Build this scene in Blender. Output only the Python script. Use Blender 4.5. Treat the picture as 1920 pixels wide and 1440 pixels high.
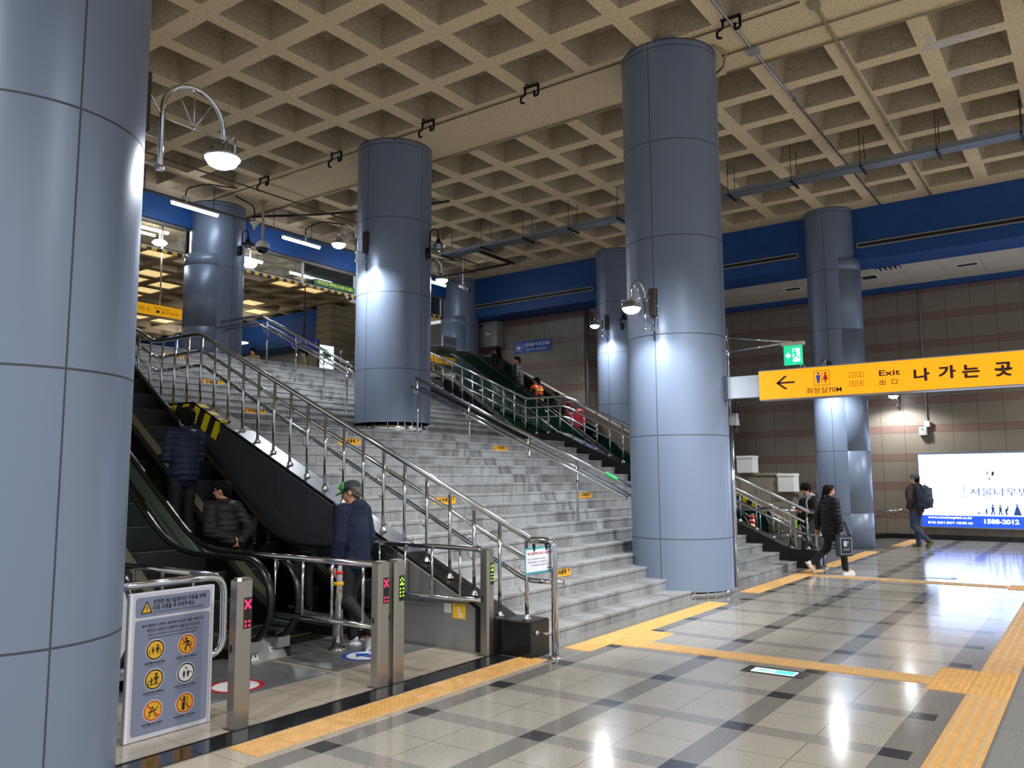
import bpy, math, random
from mathutils import Vector, Matrix, noise
for o in list(bpy.data.objects): bpy.data.objects.remove(o)
S = bpy.context.scene
COL = S.collection
PI = math.pi
random.seed(7)

# ---------------------------------------------------------------- camera
W0, H0, FPX = 1920, 1440, 1532.5
YAW, PITCH, ROLL, EYE = math.radians(35.65), math.radians(6.6), math.radians(-0.337), 1.72
cf = Vector((math.cos(PITCH)*math.cos(YAW), math.cos(PITCH)*math.sin(YAW), math.sin(PITCH)))
cr = Vector((math.sin(YAW), -math.cos(YAW), 0)); cu = cr.cross(cf)
R2 = math.cos(ROLL)*cr + math.sin(ROLL)*cu; U2 = -math.sin(ROLL)*cr + math.cos(ROLL)*cu
cam = bpy.data.cameras.new('camera'); camo = bpy.data.objects.new('camera', cam); COL.objects.link(camo)
cam.sensor_width = 36; cam.lens = FPX/W0*36; cam.clip_end = 300; cam.clip_start = .05
M = Matrix((R2, U2, -cf)).transposed().to_4x4(); M.translation = (0, 0, EYE); camo.matrix_world = M
S.camera = camo
# ---------------------------------------------------------------- world, exposure
S.view_settings.view_transform = 'Standard'; S.view_settings.look = 'None'
S.view_settings.exposure = 1.5; S.view_settings.gamma = 1; S.view_settings.use_curve_mapping = False
wd = bpy.data.worlds.new('hall_air'); S.world = wd; wd.use_nodes = True
wd.node_tree.nodes['Background'].inputs[0].default_value = (.93, .97, 1, 1)
wd.node_tree.nodes['Background'].inputs[1].default_value = .24
S.cycles.max_bounces = 6; S.cycles.diffuse_bounces = 3; S.cycles.glossy_bounces = 3
S.cycles.transmission_bounces = 4; S.cycles.transparent_max_bounces = 12
S.cycles.caustics_reflective = False; S.cycles.caustics_refractive = False
S.cycles.use_denoising = True; S.cycles.sample_clamp_indirect = 4

def light(name, kind, loc, power, color=(1, 1, 1), size=.1, rot=None, **k):
    l = bpy.data.lights.new(name, kind); l.energy = power; l.color = color
    if kind == 'AREA':
        l.shape = 'RECTANGLE'; l.size = size; l.size_y = k.get('size_y', size)
    else: l.shadow_soft_size = size
    if kind == 'SPOT': l.spot_size = k.get('cone', 2.6); l.spot_blend = k.get('blend', .35)
    o = bpy.data.objects.new(name, l); COL.objects.link(o); o.location = loc
    if rot: o.rotation_euler = rot
    return o
# added fill spots out of view behind and beside the camera, no lamp bodies
HALL = [(3.0, -4.0, 7.6), (9.5, -3.5, 7.6), (16.5, -4.0, 7.6), (-4, 2, 7.6), (23, -3.0, 6.6), (-3, -5, 7.6), (6.6, 1.0, 8.3), (16.5, 1.5, 8.3), (7.5, 8.0, 8.3), (16.0, 9.5, 8.3)][:6]
for i, p in enumerate(HALL):
    light('hall_fill_spot', 'SPOT', p, 520, (1, .98, .94), .25, cone=2.5, blend=.5)

# added bodiless spots above the view, aimed to brighten the stair risers
def aim(a, b): return (Vector(b)-Vector(a)).to_track_quat('-Z', 'Y').to_euler()
for a, b, w in (((6.3, .3, 8.0), (9.6, 6.6, .8), 1700), ((15.6, -.6, 8.0), (14.2, 6.6, .8), 1000)):
    light('stair_fill_spot', 'SPOT', a, w, (.97, .99, 1), .25, aim(a, b), cone=.85, blend=.7)

# ---------------------------------------------------------------- temp scene for text and remesh
TS = bpy.data.scenes.new('scratch')
def eval_mesh(o):
    TS.collection.objects.link(o); vl = TS.view_layers[0]; vl.update(); dg = vl.depsgraph
    me = bpy.data.meshes.new_from_object(o.evaluated_get(dg)); TS.collection.objects.unlink(o)
    return me

# ---------------------------------------------------------------- materials
def lin(h):
    h = h.lstrip('#'); v = [int(h[i:i+2], 16)/255 for i in (0, 2, 4)]
    return tuple(c/12.92 if c <= .04045 else ((c+.055)/1.055)**2.4 for c in v) + (1,)
MATS = {}
class NT:
    def __init__(s, m): s.t = m.node_tree; s.n = s.t.nodes; s.b = s.n['Principled BSDF']
    def add(s, t, **k):
        n = s.n.new(t)
        for a, v in k.items(): setattr(n, a, v)
        return n
    def set(s, n, i, v):
        if isinstance(v, bpy.types.NodeSocket): s.t.links.new(v, n.inputs[i])
        else: n.inputs[i].default_value = v
    def math(s, op, a, b=0, c=0):
        n = s.add('ShaderNodeMath', operation=op); s.set(n, 0, a); s.set(n, 1, b); s.set(n, 2, c); return n.outputs[0]
    def mix(s, f, a, b, bt='MIX'):
        n = s.add('ShaderNodeMix', data_type='RGBA', blend_type=bt); s.set(n, 0, f); s.set(n, 6, a); s.set(n, 7, b); return n.outputs[2]
    def noise(s, scale, det=3, vec=None, rough=.5):
        n = s.add('ShaderNodeTexNoise'); n.inputs['Scale'].default_value = scale; n.inputs['Detail'].default_value = det
        n.inputs['Roughness'].default_value = rough
        if vec is not None: s.t.links.new(vec, n.inputs['Vector'])
        return n.outputs[0]
    def obj(s): return s.add('ShaderNodeTexCoord').outputs['Object']
    def ramp(s, f, stops):
        n = s.add('ShaderNodeValToRGB'); e = n.color_ramp.elements
        while len(e) < len(stops): e.new(.5)
        for i, (p, c) in enumerate(stops): e[i].position = p; e[i].color = c
        s.set(n, 0, f); return n.outputs[0]
    def bump(s, h, st=.2, d=.01):
        n = s.add('ShaderNodeBump'); n.inputs['Strength'].default_value = st; n.inputs['Distance'].default_value = d
        s.t.links.new(h, n.inputs['Height']); s.t.links.new(n.outputs[0], s.b.inputs['Normal'])
    def band(s, v, c, per, w):     # 1 inside a band of width w centred at c + k*per
        d = s.math('ABSOLUTE', s.math('WRAP', s.math('SUBTRACT', v, c), per/2, -per/2))
        return s.math('LESS_THAN', d, w/2)
def mat(name, col='808080', rough=.5, metal=0, spec=.5, emit=0, ecol=None, noise_amt=0, nscale=8, bump=0, bscale=60, alpha=1, trans=0, coat=0):
    if name in MATS: return MATS[name]
    m = bpy.data.materials.new(name); m.use_nodes = True; t = NT(m); b = t.b
    c = lin(col); b.inputs['Base Color'].default_value = c; b.inputs['Roughness'].default_value = rough
    b.inputs['Metallic'].default_value = metal; b.inputs['Specular IOR Level'].default_value = spec
    b.inputs['Transmission Weight'].default_value = trans; b.inputs['Coat Weight'].default_value = coat
    if emit: b.inputs['Emission Color'].default_value = lin(ecol or col); b.inputs['Emission Strength'].default_value = emit
    if noise_amt:
        n = t.noise(nscale, 4, t.obj()); d = tuple(x*(1-noise_amt) for x in c[:3])+(1,); l = tuple(min(1, x*(1+noise_amt)) for x in c[:3])+(1,)
        t.set(b, 'Base Color', t.ramp(n, [(.3, d), (.7, l)]))
    if bump: t.bump(t.noise(bscale, 4, t.obj()), bump, .01)
    MATS[name] = m; return m

def m_speckle(name, base, dark, light, sc=140, rough=.3, stain=0, bump=0):
    if name in MATS: return MATS[name]
    m = bpy.data.materials.new(name); m.use_nodes = True; t = NT(m); co = t.obj()
    c = t.ramp(t.noise(sc, 2, co), [(.36, lin(dark)), (.5, lin(base)), (.66, lin(light))])
    if stain:
        c = t.mix(t.math('MULTIPLY', t.noise(1.7, 6, co, .65), stain), c, lin(dark))
    t.set(t.b, 'Base Color', c); t.b.inputs['Roughness'].default_value = rough
    if bump: t.bump(t.noise(sc*.6, 3, co), bump, .01)
    MATS[name] = m; return m

def xyz(t):
    n = t.add('ShaderNodeSeparateXYZ'); t.t.links.new(t.obj(), n.inputs[0]); return n.outputs

def m_floor():
    m = bpy.data.materials.new('floor_granite'); m.use_nodes = True; t = NT(m); co = t.obj(); X, Y, Z = xyz(t)
    sp = t.noise(130, 2, co); big = t.noise(.9, 3, co)
    def gr(d, b, l): return t.ramp(sp, [(.36, lin(d)), (.5, lin(b)), (.66, lin(l))])
    cream = gr('918b82', 'a8a49b', 'bdb8af'); grey = gr('6b6965', '8d8b86', 'b0ada7'); greyx = gr('676562', '7f7d79', '938f8b')
    dark = gr('242528', '38393c', '4a4b4e'); lobby = gr('9c9280', 'b5ab9b', 'cac2b3')
    bx = t.band(Y, 3.215, 1.02, .185); by = t.band(X, 6.70, .975, .185)
    joint = t.math('MAXIMUM', t.band(Y, 3.215+.51, 1.02, .006), t.band(X, 6.70+.4875, .975, .006))
    joint = t.math('MAXIMUM', joint, t.math('MAXIMUM', t.band(t.math('ADD', Y, .0925), 3.215, 1.02, .005), t.band(t.math('SUBTRACT', Y, .0925), 3.215, 1.02, .005)))
    c = t.mix(joint, cream, lin('6a655c'))
    c = t.mix(by, c, grey); c = t.mix(bx, c, greyx); c = t.mix(t.math('MULTIPLY', bx, by), c, dark)
    north = t.math('GREATER_THAN', Y, 4.345); west = t.math('LESS_THAN', X, 6.62)
    lj = t.math('MAXIMUM', t.band(Y, 4.72, .42, .006), t.band(X, 3.9, .62, .006))
    c = t.mix(north, c, t.mix(t.band(X, 7.3, 1.2, .005), greyx, lin('4a4743')))
    c = t.mix(t.math('MULTIPLY', t.math('GREATER_THAN', Y, 4.33), west), c, t.mix(lj, lobby, lin('77705f')))
    south = t.math('LESS_THAN', Y, 1.09)
    c = t.mix(south, c, greyx)
    c = t.mix(t.math('LESS_THAN', Y, .69), c, t.mix(t.band(X, 6.7, .975, .006), gr('757674', '8b8c8b', 'a3a4a3'), lin('555553')))
    c = t.mix(t.math('MULTIPLY', t.math('LESS_THAN', Y, .3), t.band(Y, -.86, 1.02, .185)), c, greyx)
    c = t.mix(t.math('MULTIPLY', big, .22), c, t.mix(1, c, (.55, .53, .5, 1), 'MULTIPLY'))
    t.set(t.b, 'Base Color', c)
    r = t.math('MULTIPLY_ADD', t.noise(5, 3, co), .09, .085); t.set(t.b, 'Roughness', r)
    t.b.inputs['Specular IOR Level'].default_value = .8
    t.bump(t.noise(2.2, 2, co), .006, .05)
    MATS['floor_granite'] = m; return m
def m_tilewall():
    m = bpy.data.materials.new('wall_tile'); m.use_nodes = True; t = NT(m); co = t.obj(); X, Y, Z = xyz(t)
    sp = t.noise(60, 3, co)
    beige = t.ramp(sp, [(.35, lin('71685a')), (.5, lin('857b6e')), (.66, lin('958b7e'))])
    pink = t.ramp(sp, [(.35, lin('70574f')), (.5, lin('80655d')), (.66, lin('8c7169'))])
    b = t.band(Z, .66, .79, .20)
    zj = t.math('MAXIMUM', t.band(t.math('ADD', Z, .1), .66, .79, .010), t.band(t.math('SUBTRACT', Z, .1), .66, .79, .010))
    along = t.math('ADD', X, Y)
    j = t.math('MAXIMUM', zj, t.band(along, .37, .61, .012))
    c = t.mix(b, beige, pink)
    c = t.mix(t.math('MULTIPLY', t.noise(1.3, 4, co), .35), c, t.mix(1, c, (.6, .57, .52, 1), 'MULTIPLY'))
    c = t.mix(j, c, lin('4d443b')); t.set(t.b, 'Base Color', c); t.b.inputs['Roughness'].default_value = .42
    MATS['wall_tile'] = m; return m
def m_concrete(name, a='dcc496', b='f3dbb0', c='fbe8c4'):
    m = bpy.data.materials.new(name); m.use_nodes = True; t = NT(m); co = t.obj()
    col = t.ramp(t.noise(26, 5, co, .7), [(.3, lin(a)), (.5, lin(b)), (.72, lin(c))])
    col = t.mix(t.math('MULTIPLY', t.noise(1.1, 5, co), .3), col, t.mix(1, col, (.62, .58, .52, 1), 'MULTIPLY'))
    spots = t.math('GREATER_THAN', t.noise(30, 1, co), .70)
    col = t.mix(t.math('MULTIPLY', spots, .55), col, lin('4d4434'))
    t.set(t.b, 'Base Color', col); t.b.inputs['Roughness'].default_value = .9; t.b.inputs['Specular IOR Level'].default_value = .2
    t.bump(t.noise(40, 4, co), .5, .02); MATS[name] = m; return m
def m_stairs():
    m = bpy.data.materials.new('stair_granite'); m.use_nodes = True; t = NT(m); co = t.obj(); X, Y, Z = xyz(t)
    sp = t.noise(110, 2, co)
    c = t.ramp(sp, [(.35, lin('737577')), (.5, lin('919395')), (.66, lin('aaacae'))])
    row = t.math('FLOOR', t.math('DIVIDE', t.math('ADD', Z, .035), .1525))
    off = t.math('MULTIPLY', t.math('FRACT', t.math('MULTIPLY', row, .37)), 1.1)
    xs = t.math('ADD', X, off)
    wn = t.add('ShaderNodeTexWhiteNoise', noise_dimensions='2D'); cb = t.add('ShaderNodeCombineXYZ')
    t.set(cb, 0, t.math('FLOOR', t.math('DIVIDE', xs, 1.1))); t.set(cb, 1, row); t.t.links.new(cb.outputs[0], wn.inputs[0])
    c = t.mix(t.math('MULTIPLY', wn.outputs[0], .38), c, lin('5f5d58'))
    # dark scuffs that run down over the risers and the trodden lane
    mp = t.add('ShaderNodeMapping'); mp.inputs['Scale'].default_value = (1.7, .5, .35); mp.inputs['Rotation'].default_value = (0, .35, 0)
    t.t.links.new(co, mp.inputs[0])
    st = t.ramp(t.noise(1.6, 5, mp.outputs[0], .62), [(.46, (0, 0, 0, 1)), (.66, (1, 1, 1, 1))])
    c = t.mix(t.math('MULTIPLY', st, .55), c, lin('403f3c'))
    j = t.band(xs, .55, 1.1, .009); c = t.mix(t.math('MULTIPLY', j, .8), c, lin('3a3936'))
    t.set(t.b, 'Base Color', c); t.b.inputs['Roughness'].default_value = .5
    MATS['stair_granite'] = m; return m
def m_hazard(name, axis=1, per=.3, a='e8d21a', b='15140f', slant=1.0):
    if name in MATS: return MATS[name]
    m = bpy.data.materials.new(name); m.use_nodes = True; t = NT(m); X = xyz(t)
    v = t.math('ADD', X[axis], t.math('MULTIPLY', X[2], slant))
    t.set(t.b, 'Base Color', t.mix(t.band(v, 0, per, per*.5), lin(a), lin(b))); t.b.inputs['Roughness'].default_value = .5
    MATS[name] = m; return m
def m_brick():
    m = bpy.data.materials.new('pillar_brick'); m.use_nodes = True; t = NT(m); X, Y, Z = xyz(t)
    j = t.math('MAXIMUM', t.band(t.math('ADD', X, Y), 0, .13, .02), t.band(Z, 0, .3, .02))
    t.set(t.b, 'Base Color', t.mix(j, lin('9a8a70'), lin('4a4235'))); t.b.inputs['Roughness'].default_value = .8
    MATS['pillar_brick'] = m; return m
def glass(name, col, rough=.02, alpha=.35, spec=.5):
    if name in MATS: return MATS[name]
    m = bpy.data.materials.new(name); m.use_nodes = True; t = NT(m)
    tr = t.add('ShaderNodeBsdfTransparent'); tr.inputs[0].default_value = lin(col)
    gl = t.add('ShaderNodeBsdfGlossy'); gl.inputs['Roughness'].default_value = rough; gl.inputs[0].default_value = (.9, 1, .95, 1)
    df = t.add('ShaderNodeBsdfDiffuse'); df.inputs[0].default_value = lin(col)
    fr = t.add('ShaderNodeFresnel'); fr.inputs[0].default_value = 1.5
    m1 = t.add('ShaderNodeMixShader'); m1.inputs[0].default_value = alpha
    t.t.links.new(tr.outputs[0], m1.inputs[1]); t.t.links.new(df.outputs[0], m1.inputs[2])
    m2 = t.add('ShaderNodeMixShader'); t.t.links.new(fr.outputs[0], m2.inputs[0])
    t.t.links.new(m1.outputs[0], m2.inputs[1]); t.t.links.new(gl.outputs[0], m2.inputs[2])
    t.t.links.new(m2.outputs[0], t.n['Material Output'].inputs[0]); MATS[name] = m; return m

m_floor(); m_tilewall(); m_concrete('ceiling_concrete'); m_stairs(); m_brick()
STEEL = mat('brushed_steel', 'c8ccd1', .11, 1)
CHROME = mat('polished_steel', 'd8d8d6', .12, 1)
COLPAINT = mat('column_panel', '77859c', .36, .2)
COLDARK = mat('column_panel_seam', '3c4047', .6)
BLACKGR = mat('black_granite', '151516', .22, 0, .5, noise_amt=.3, nscale=120)
DARKMET = mat('dark_metal', '1c1d1f', .4, .6)
BLACKPL = mat('black_plastic', '101011', .45)
RUBBER = mat('handrail_rubber', '0d0d0e', .28, 0, .6)
BLUE = mat('blue_paint', '064788', .55, noise_amt=.12, nscale=3)
WHITE = mat('white_paint', 'dcdcd8', .5)
GREYBOX = mat('grey_enamel', '9a9a98', .5)
TACT = mat('tactile_orange', 'cb9c58', .55, noise_amt=.12, nscale=9)
TACTP = mat('tactile_pinkish', 'b59a86', .5, noise_amt=.12, nscale=9)
YEL = mat('yellow_plastic', 'e2b01c', .5)
INK = mat('black_ink', '111114', .6)
PAPER = mat('white_paper', 'e4e4e6', .6)
LAMPON = mat('lamp_lens_lit', 'ffffff', .4, emit=18, ecol='f4f8ff')
TUBE = mat('fluorescent_tube_lit', 'ffffff', .4, emit=18, ecol='eef3ff')

# ---------------------------------------------------------------- mesh builder
class MB:
    def __init__(s): s.v = []; s.f = []; s.mi = []; s.m = 0; s.sm = []; s.smooth = False
    def add(s, vs, fs, smooth=None):
        b = len(s.v); s.v += [Vector(p) for p in vs]
        for f in fs: s.f.append([b+i for i in f]); s.mi.append(s.m); s.sm.append(s.smooth if smooth is None else smooth)
        return s
    def box(s, x0, x1, y0, y1, z0, z1, M=None):
        vs = [Vector((x, y, z)) for x in (x0, x1) for y in (y0, y1) for z in (z0, z1)]
        if M is not None: vs = [M @ p for p in vs]
        return s.add(vs, [(0, 1, 3, 2), (4, 6, 7, 5), (0, 4, 5, 1), (2, 3, 7, 6), (0, 2, 6, 4), (1, 5, 7, 3)])
    def bbox(s, x0, x1, y0, y1, z0, z1, c=.01, M=None):  # box with chamfered vertical and top edges
        def ring(z, i): return [(x0+i+c, y0+i, z), (x1-i-c, y0+i, z), (x1-i, y0+i+c, z), (x1-i, y1-i-c, z), (x1-i-c, y1-i, z), (x0+i+c, y1-i, z), (x0+i, y1-i-c, z), (x0+i, y0+i+c, z)]
        vs = ring(z0, 0)+ring(z1-c, 0)+ring(z1, c*.9)
        if M is not None: vs = [M @ Vector(p) for p in vs]
        fs = [tuple(range(7, -1, -1)), tuple(range(16, 24))]
        for k in (0, 8): fs += [(k+i, k+(i+1) % 8, k+8+(i+1) % 8, k+8+i) for i in range(8)]
        return s.add(vs, fs)
    def tube(s, pts, r, seg=10, cap=True, closed=False):
        P = [Vector(p) for p in pts]; n = len(P); rr = r if isinstance(r, (list, tuple)) else [r]*n
        T = [((P[(i+1) % n]-P[i-1]) if closed else (P[min(i+1, n-1)]-P[max(i-1, 0)])).normalized() for i in range(n)]
        up = Vector((0, 0, 1)) if abs(T[0].z) < .9 else Vector((0, 1, 0))
        N = (up - up.dot(T[0])*T[0]).normalized(); vs = []
        for i in range(n):
            N = (N - N.dot(T[i])*T[i]).normalized(); B = T[i].cross(N)
            vs += [P[i]+(N*math.cos(2*PI*k/seg)+B*math.sin(2*PI*k/seg))*rr[i] for k in range(seg)]
        fs = [(i*seg+k, i*seg+(k+1) % seg, ((i+1) % n)*seg+(k+1) % seg, ((i+1) % n)*seg+k) for i in range(n if closed else n-1) for k in range(seg)]
        s.add(vs, fs, True)
        if cap and not closed:
            b = len(s.v)-n*seg
            s.f.append([b+k for k in range(seg)][::-1]); s.mi.append(s.m); s.sm.append(False)
            s.f.append([b+(n-1)*seg+k for k in range(seg)]); s.mi.append(s.m); s.sm.append(False)
        return s
    def cyl(s, p0, p1, r, seg=16, r1=None): return s.tube([p0, p1], [r, r if r1 is None else r1], seg)
    def lathe(s, prof, c, seg=24, smooth=True, ax=None):
        vs = []; n = len(prof)
        for r, z in prof:
            vs += [Vector((r*math.cos(2*PI*k/seg), r*math.sin(2*PI*k/seg), z)) for k in range(seg)]
        if ax is not None:
            q = Vector((0, 0, 1)).rotation_difference(Vector(ax)); vs = [q @ p for p in vs]
        vs = [p+Vector(c) for p in vs]
        s.add(vs, [(i*seg+k, i*seg+(k+1) % seg, (i+1)*seg+(k+1) % seg, (i+1)*seg+k) for i in range(n-1) for k in range(seg)], smooth)
        b = len(s.v)-n*seg
        if prof[0][0] > 1e-6: s.f.append([b+k for k in range(seg)][::-1]); s.mi.append(s.m); s.sm.append(False)
        if prof[-1][0] > 1e-6: s.f.append([b+(n-1)*seg+k for k in range(seg)]); s.mi.append(s.m); s.sm.append(False)
        return s
    def ell(s, c, r, seg=16, rings=10, M=None):
        vs = []; c = Vector(c)
        for i in range(rings+1):
            a = PI*i/rings
            for k in range(seg):
                p = Vector((r[0]*math.sin(a)*math.cos(2*PI*k/seg), r[1]*math.sin(a)*math.sin(2*PI*k/seg), -r[2]*math.cos(a)))
                vs.append((M @ p if M is not None else p)+c)
        return s.add(vs, [(i*seg+k, i*seg+(k+1) % seg, (i+1)*seg+(k+1) % seg, (i+1)*seg+k) for i in range(rings) for k in range(seg)], True)
    def cap(s, a, b, ra, rb, seg=14):   # tapered capsule
        a = Vector(a); b = Vector(b); d = b-a; L = d.length or 1e-6
        pr = [(ra*math.cos(t), ra*math.sin(t)) for t in [-PI/2+.02, -PI/3, -PI/6, 0]] + [(rb*math.cos(t), L+rb*math.sin(t)) for t in [0, PI/6, PI/3, PI/2-.02]]
        return s.lathe(pr, a, seg, True, d.normalized())
    def prism(s, poly, n0, n1, ax='x'):  # polygon in the plane across ax, extruded from n0 to n1
        def pt(p, n): return {'x': (n, p[0], p[1]), 'y': (p[0], n, p[1]), 'z': (p[0], p[1], n)}[ax]
        k = len(poly); vs = [pt(p, n0) for p in poly]+[pt(p, n1) for p in poly]
        return s.add(vs, [list(range(k))[::-1], list(range(k, 2*k))]+[(i, (i+1) % k, k+(i+1) % k, k+i) for i in range(k)])
    def quad(s, a, b, c, d): return s.add([a, b, c, d], [(0, 1, 2, 3)])
    def build(s, name, m, parent=None, local=False, bevel=0):
        me = bpy.data.meshes.new(name)
        off = Vector((0, 0, 0))
        if parent is not None and not local:
            q = parent
            while q is not None: off += q.location; q = q.parent
        me.from_pydata([tuple(p-off) for p in s.v], [], s.f)
        for mm in (m if isinstance(m, (list, tuple)) else [m]): me.materials.append(mm)
        me.polygons.foreach_set('material_index', s.mi); me.polygons.foreach_set('use_smooth', s.sm); me.update()
        o = bpy.data.objects.new(name, me); COL.objects.link(o)
        if parent is not None: o.parent = parent
        if bevel:
            bm = o.modifiers.new('bevel', 'BEVEL'); bm.width = bevel; bm.segments = 2; bm.limit_method = 'ANGLE'
        return o
def tag(o, label, cat, group=None, kind=None):
    if label: o['label'] = label
    if cat: o['category'] = cat
    if group: o['group'] = group
    if kind: o['kind'] = kind
    return o
def thing(name, label, cat, loc=(0, 0, 0), group=None, rotz=0):
    o = bpy.data.objects.new(name, None); COL.objects.link(o); o.location = loc; o.rotation_euler = (0, 0, rotz)
    o.empty_display_size = .1
    return tag(o, label, cat, group)
def struct(o): o['kind'] = 'structure'; return o
def arc(c, r, a0, a1, n, ax1, ax2):
    c = Vector(c); ax1 = Vector(ax1); ax2 = Vector(ax2)
    return [c+ax1*r*math.cos(a0+(a1-a0)*i/n)+ax2*r*math.sin(a0+(a1-a0)*i/n) for i in range(n+1)]
def fillet(pts, r, n=5):   # round the corners of a polyline
    P = [Vector(p) for p in pts]; out = [P[0]]
    for i in range(1, len(P)-1):
        a, b, c = P[i-1], P[i], P[i+1]; d0 = (a-b); d1 = (c-b); k = min(r, d0.length*.45, d1.length*.45)
        p0 = b+d0.normalized()*k; p1 = b+d1.normalized()*k
        for j in range(n+1):
            t = j/n; out.append(p0*(1-t)**2+b*2*t*(1-t)+p1*t*t)
    return out+[P[-1]]

# ---------------------------------------------------------------- lettering
_tx = {}
def glyphs(s, bold=0):
    k = (s, bold)
    if k not in _tx:
        c = bpy.data.curves.new('lettering', 'FONT'); c.body = s; c.align_x = 'LEFT'; c.size = 1; c.offset = bold; c.resolution_u = 3
        o = bpy.data.objects.new('lettering', c); me = eval_mesh(o)
        vs = [v.co.copy() for v in me.vertices]; fs = [tuple(p.vertices) for p in me.polygons]
        bpy.data.objects.remove(o); bpy.data.curves.remove(c); bpy.data.meshes.remove(me); _tx[k] = (vs, fs)
    return _tx[k]
class Face:   # a flat panel frame: origin o, right axis r, up axis u; writes and draws on it in metres
    def __init__(s, o, r, u, mb=None): s.o = Vector(o); s.r = Vector(r).normalized(); s.u = Vector(u).normalized(); s.n = s.r.cross(s.u); s.mb = mb or MB()
    def p(s, x, y, h=0): return s.o+s.r*x+s.u*y+s.n*h
    def text(s, t, x, y, w=None, hgt=None, h=.002, align='l', bold=0):   # fit to width w or cap height hgt
        vs, fs = glyphs(t, bold)
        if not vs: return s
        x0 = min(v.x for v in vs); x1 = max(v.x for v in vs); y0 = min(v.y for v in vs); y1 = max(v.y for v in vs)
        ky = hgt/(y1-y0) if hgt else w/(x1-x0); kx = w/(x1-x0) if w else ky
        ox = {'l': 0, 'c': -.5, 'r': -1}[align]*(x1-x0)*kx
        s.mb.add([s.p(x+ox+(v.x-x0)*kx, y+(v.y-y0)*ky, h) for v in vs], fs, False); return s
    def rect(s, x0, y0, x1, y1, h=.001):
        s.mb.add([s.p(x0, y0, h), s.p(x1, y0, h), s.p(x1, y1, h), s.p(x0, y1, h)], [(0, 1, 2, 3)], False); return s
    def poly(s, pts, h=.002): s.mb.add([s.p(a, b, h) for a, b in pts], [tuple(range(len(pts)))], False); return s
    def disc(s, x, y, rx, h=.002, ry=None, n=28): return s.poly([(x+rx*math.cos(2*PI*i/n), y+(ry or rx)*math.sin(2*PI*i/n)) for i in range(n)], h)
    def ring(s, x, y, r0, r1, h=.002, n=28):
        vs = [s.p(x+r*math.cos(2*PI*i/n), y+r*math.sin(2*PI*i/n), h) for r in (r0, r1) for i in range(n)]
        s.mb.add(vs, [(i, (i+1) % n, n+(i+1) % n, n+i) for i in range(n)], False); return s
    def line(s, x0, y0, x1, y1, w, h=.002):
        d = Vector((x1-x0, y1-y0)); d.normalize(); nx, ny = -d.y*w/2, d.x*w/2
        return s.poly([(x0-nx, y0-ny), (x1-nx, y1-ny), (x1+nx, y1+ny), (x0+nx, y0+ny)], h)
    def rrect(s, x0, y0, x1, y1, r, h=.001, n=5):
        pts = []
        for cx, cy, a in ((x1-r, y0+r, -PI/2), (x1-r, y1-r, 0), (x0+r, y1-r, PI/2), (x0+r, y0+r, PI)):
            pts += [(cx+r*math.cos(a+PI/2*i/n), cy+r*math.sin(a+PI/2*i/n)) for i in range(n+1)]
        return s.poly(pts, h)
    def frame(s, x0, y0, x1, y1, w, h=.002):
        return s.rect(x0, y0, x1, y0+w, h).rect(x0, y1-w, x1, y1, h).rect(x0, y0+w, x0+w, y1-w, h).rect(x1-w, y0+w, x1, y1-w, h)
# ================================================================ the setting
ZT = 4.393   # upper floor level
HC = 8.42    # underside of the ceiling ribs
struct(MB().box(-6, 25.3, -7, 15.0, -.2, 0).build('floor', MATS['floor_granite']))
UPF = m_speckle('upper_floor', '8d8678', '6f695d', 'a59d8d', 90, .3)
struct(MB().box(-6, 26, 15.30, 45, ZT-.4, ZT).box(-6, 6.6, 14.4, 15.3, ZT-.4, ZT).box(16.4, 26, 14.4, 15.3, ZT-.4, ZT).build('floor_upper', UPF))

m_concrete('pan_concrete_shaded', '94866f', 'b0a087', 'c2b299')   # greyer pan concrete, also darkened so recess shade is in the colour
def waffle(X0, X1, Y0, Y1, px, py, z, d, name, m):
    xs = sorted({X0, X1, *[a for p in px for a in p]}); ys = sorted({Y0, Y1, *[a for p in py for a in p]})
    PX = {round(a, 4): b for a, b in px}; PY = {round(a, 4) for a, b in py}
    b = MB(); ins = .15
    for i in range(len(xs)-1):
        for j in range(len(ys)-1):
            x0, x1, y0, y1 = xs[i], xs[i+1], ys[j], ys[j+1]
            if round(x0, 4) in PX and round(y0, 4) in PY:
                c = .02
                A = [(x0, y0), (x1, y0), (x1, y1), (x0, y1)]; Bq = [(x0+c, y0+c), (x1-c, y0+c), (x1-c, y1-c), (x0+c, y1-c)]
                Cq = [(x0+ins, y0+ins), (x1-ins, y0+ins), (x1-ins, y1-ins), (x0+ins, y1-ins)]
                vs = [(p[0], p[1], z) for p in A]+[(p[0], p[1], z+.05) for p in Bq]+[(p[0], p[1], z+d) for p in Cq]
                fs = [(8, 11, 10, 9)]
                for k in (0, 4): fs += [(k+q, k+(q+1) % 4, k+4+(q+1) % 4, k+4+q) for q in range(4)]
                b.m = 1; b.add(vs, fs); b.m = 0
            else: b.quad((x0, y0, z), (x0, y1, z), (x1, y1, z), (x1, y0, z))
    b.box(X0, X1, Y0, Y1, z+d+.02, z+d+.25)
    return struct(b.build(name, [m, MATS['pan_concrete_shaded']]))
def pans(c, per, n, h=.455): return [(c+per*k-h, c+per*k+h) for k in range(n)]
pxl = pans(10.64-1.2*12, 1.2, 13); pxr = pans(13.13, 1.18, 7); py = pans(2.34-1.185*8, 1.185, 21)
py = [p for p in py if p[1] < 17.45]
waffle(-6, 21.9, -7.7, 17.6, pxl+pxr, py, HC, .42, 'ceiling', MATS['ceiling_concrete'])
pyu = pans(18.75, 1.185, 20)
m_concrete('ceiling_concrete_upper', '8a7a58', 'a38f68', 'b8a47c')
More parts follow.
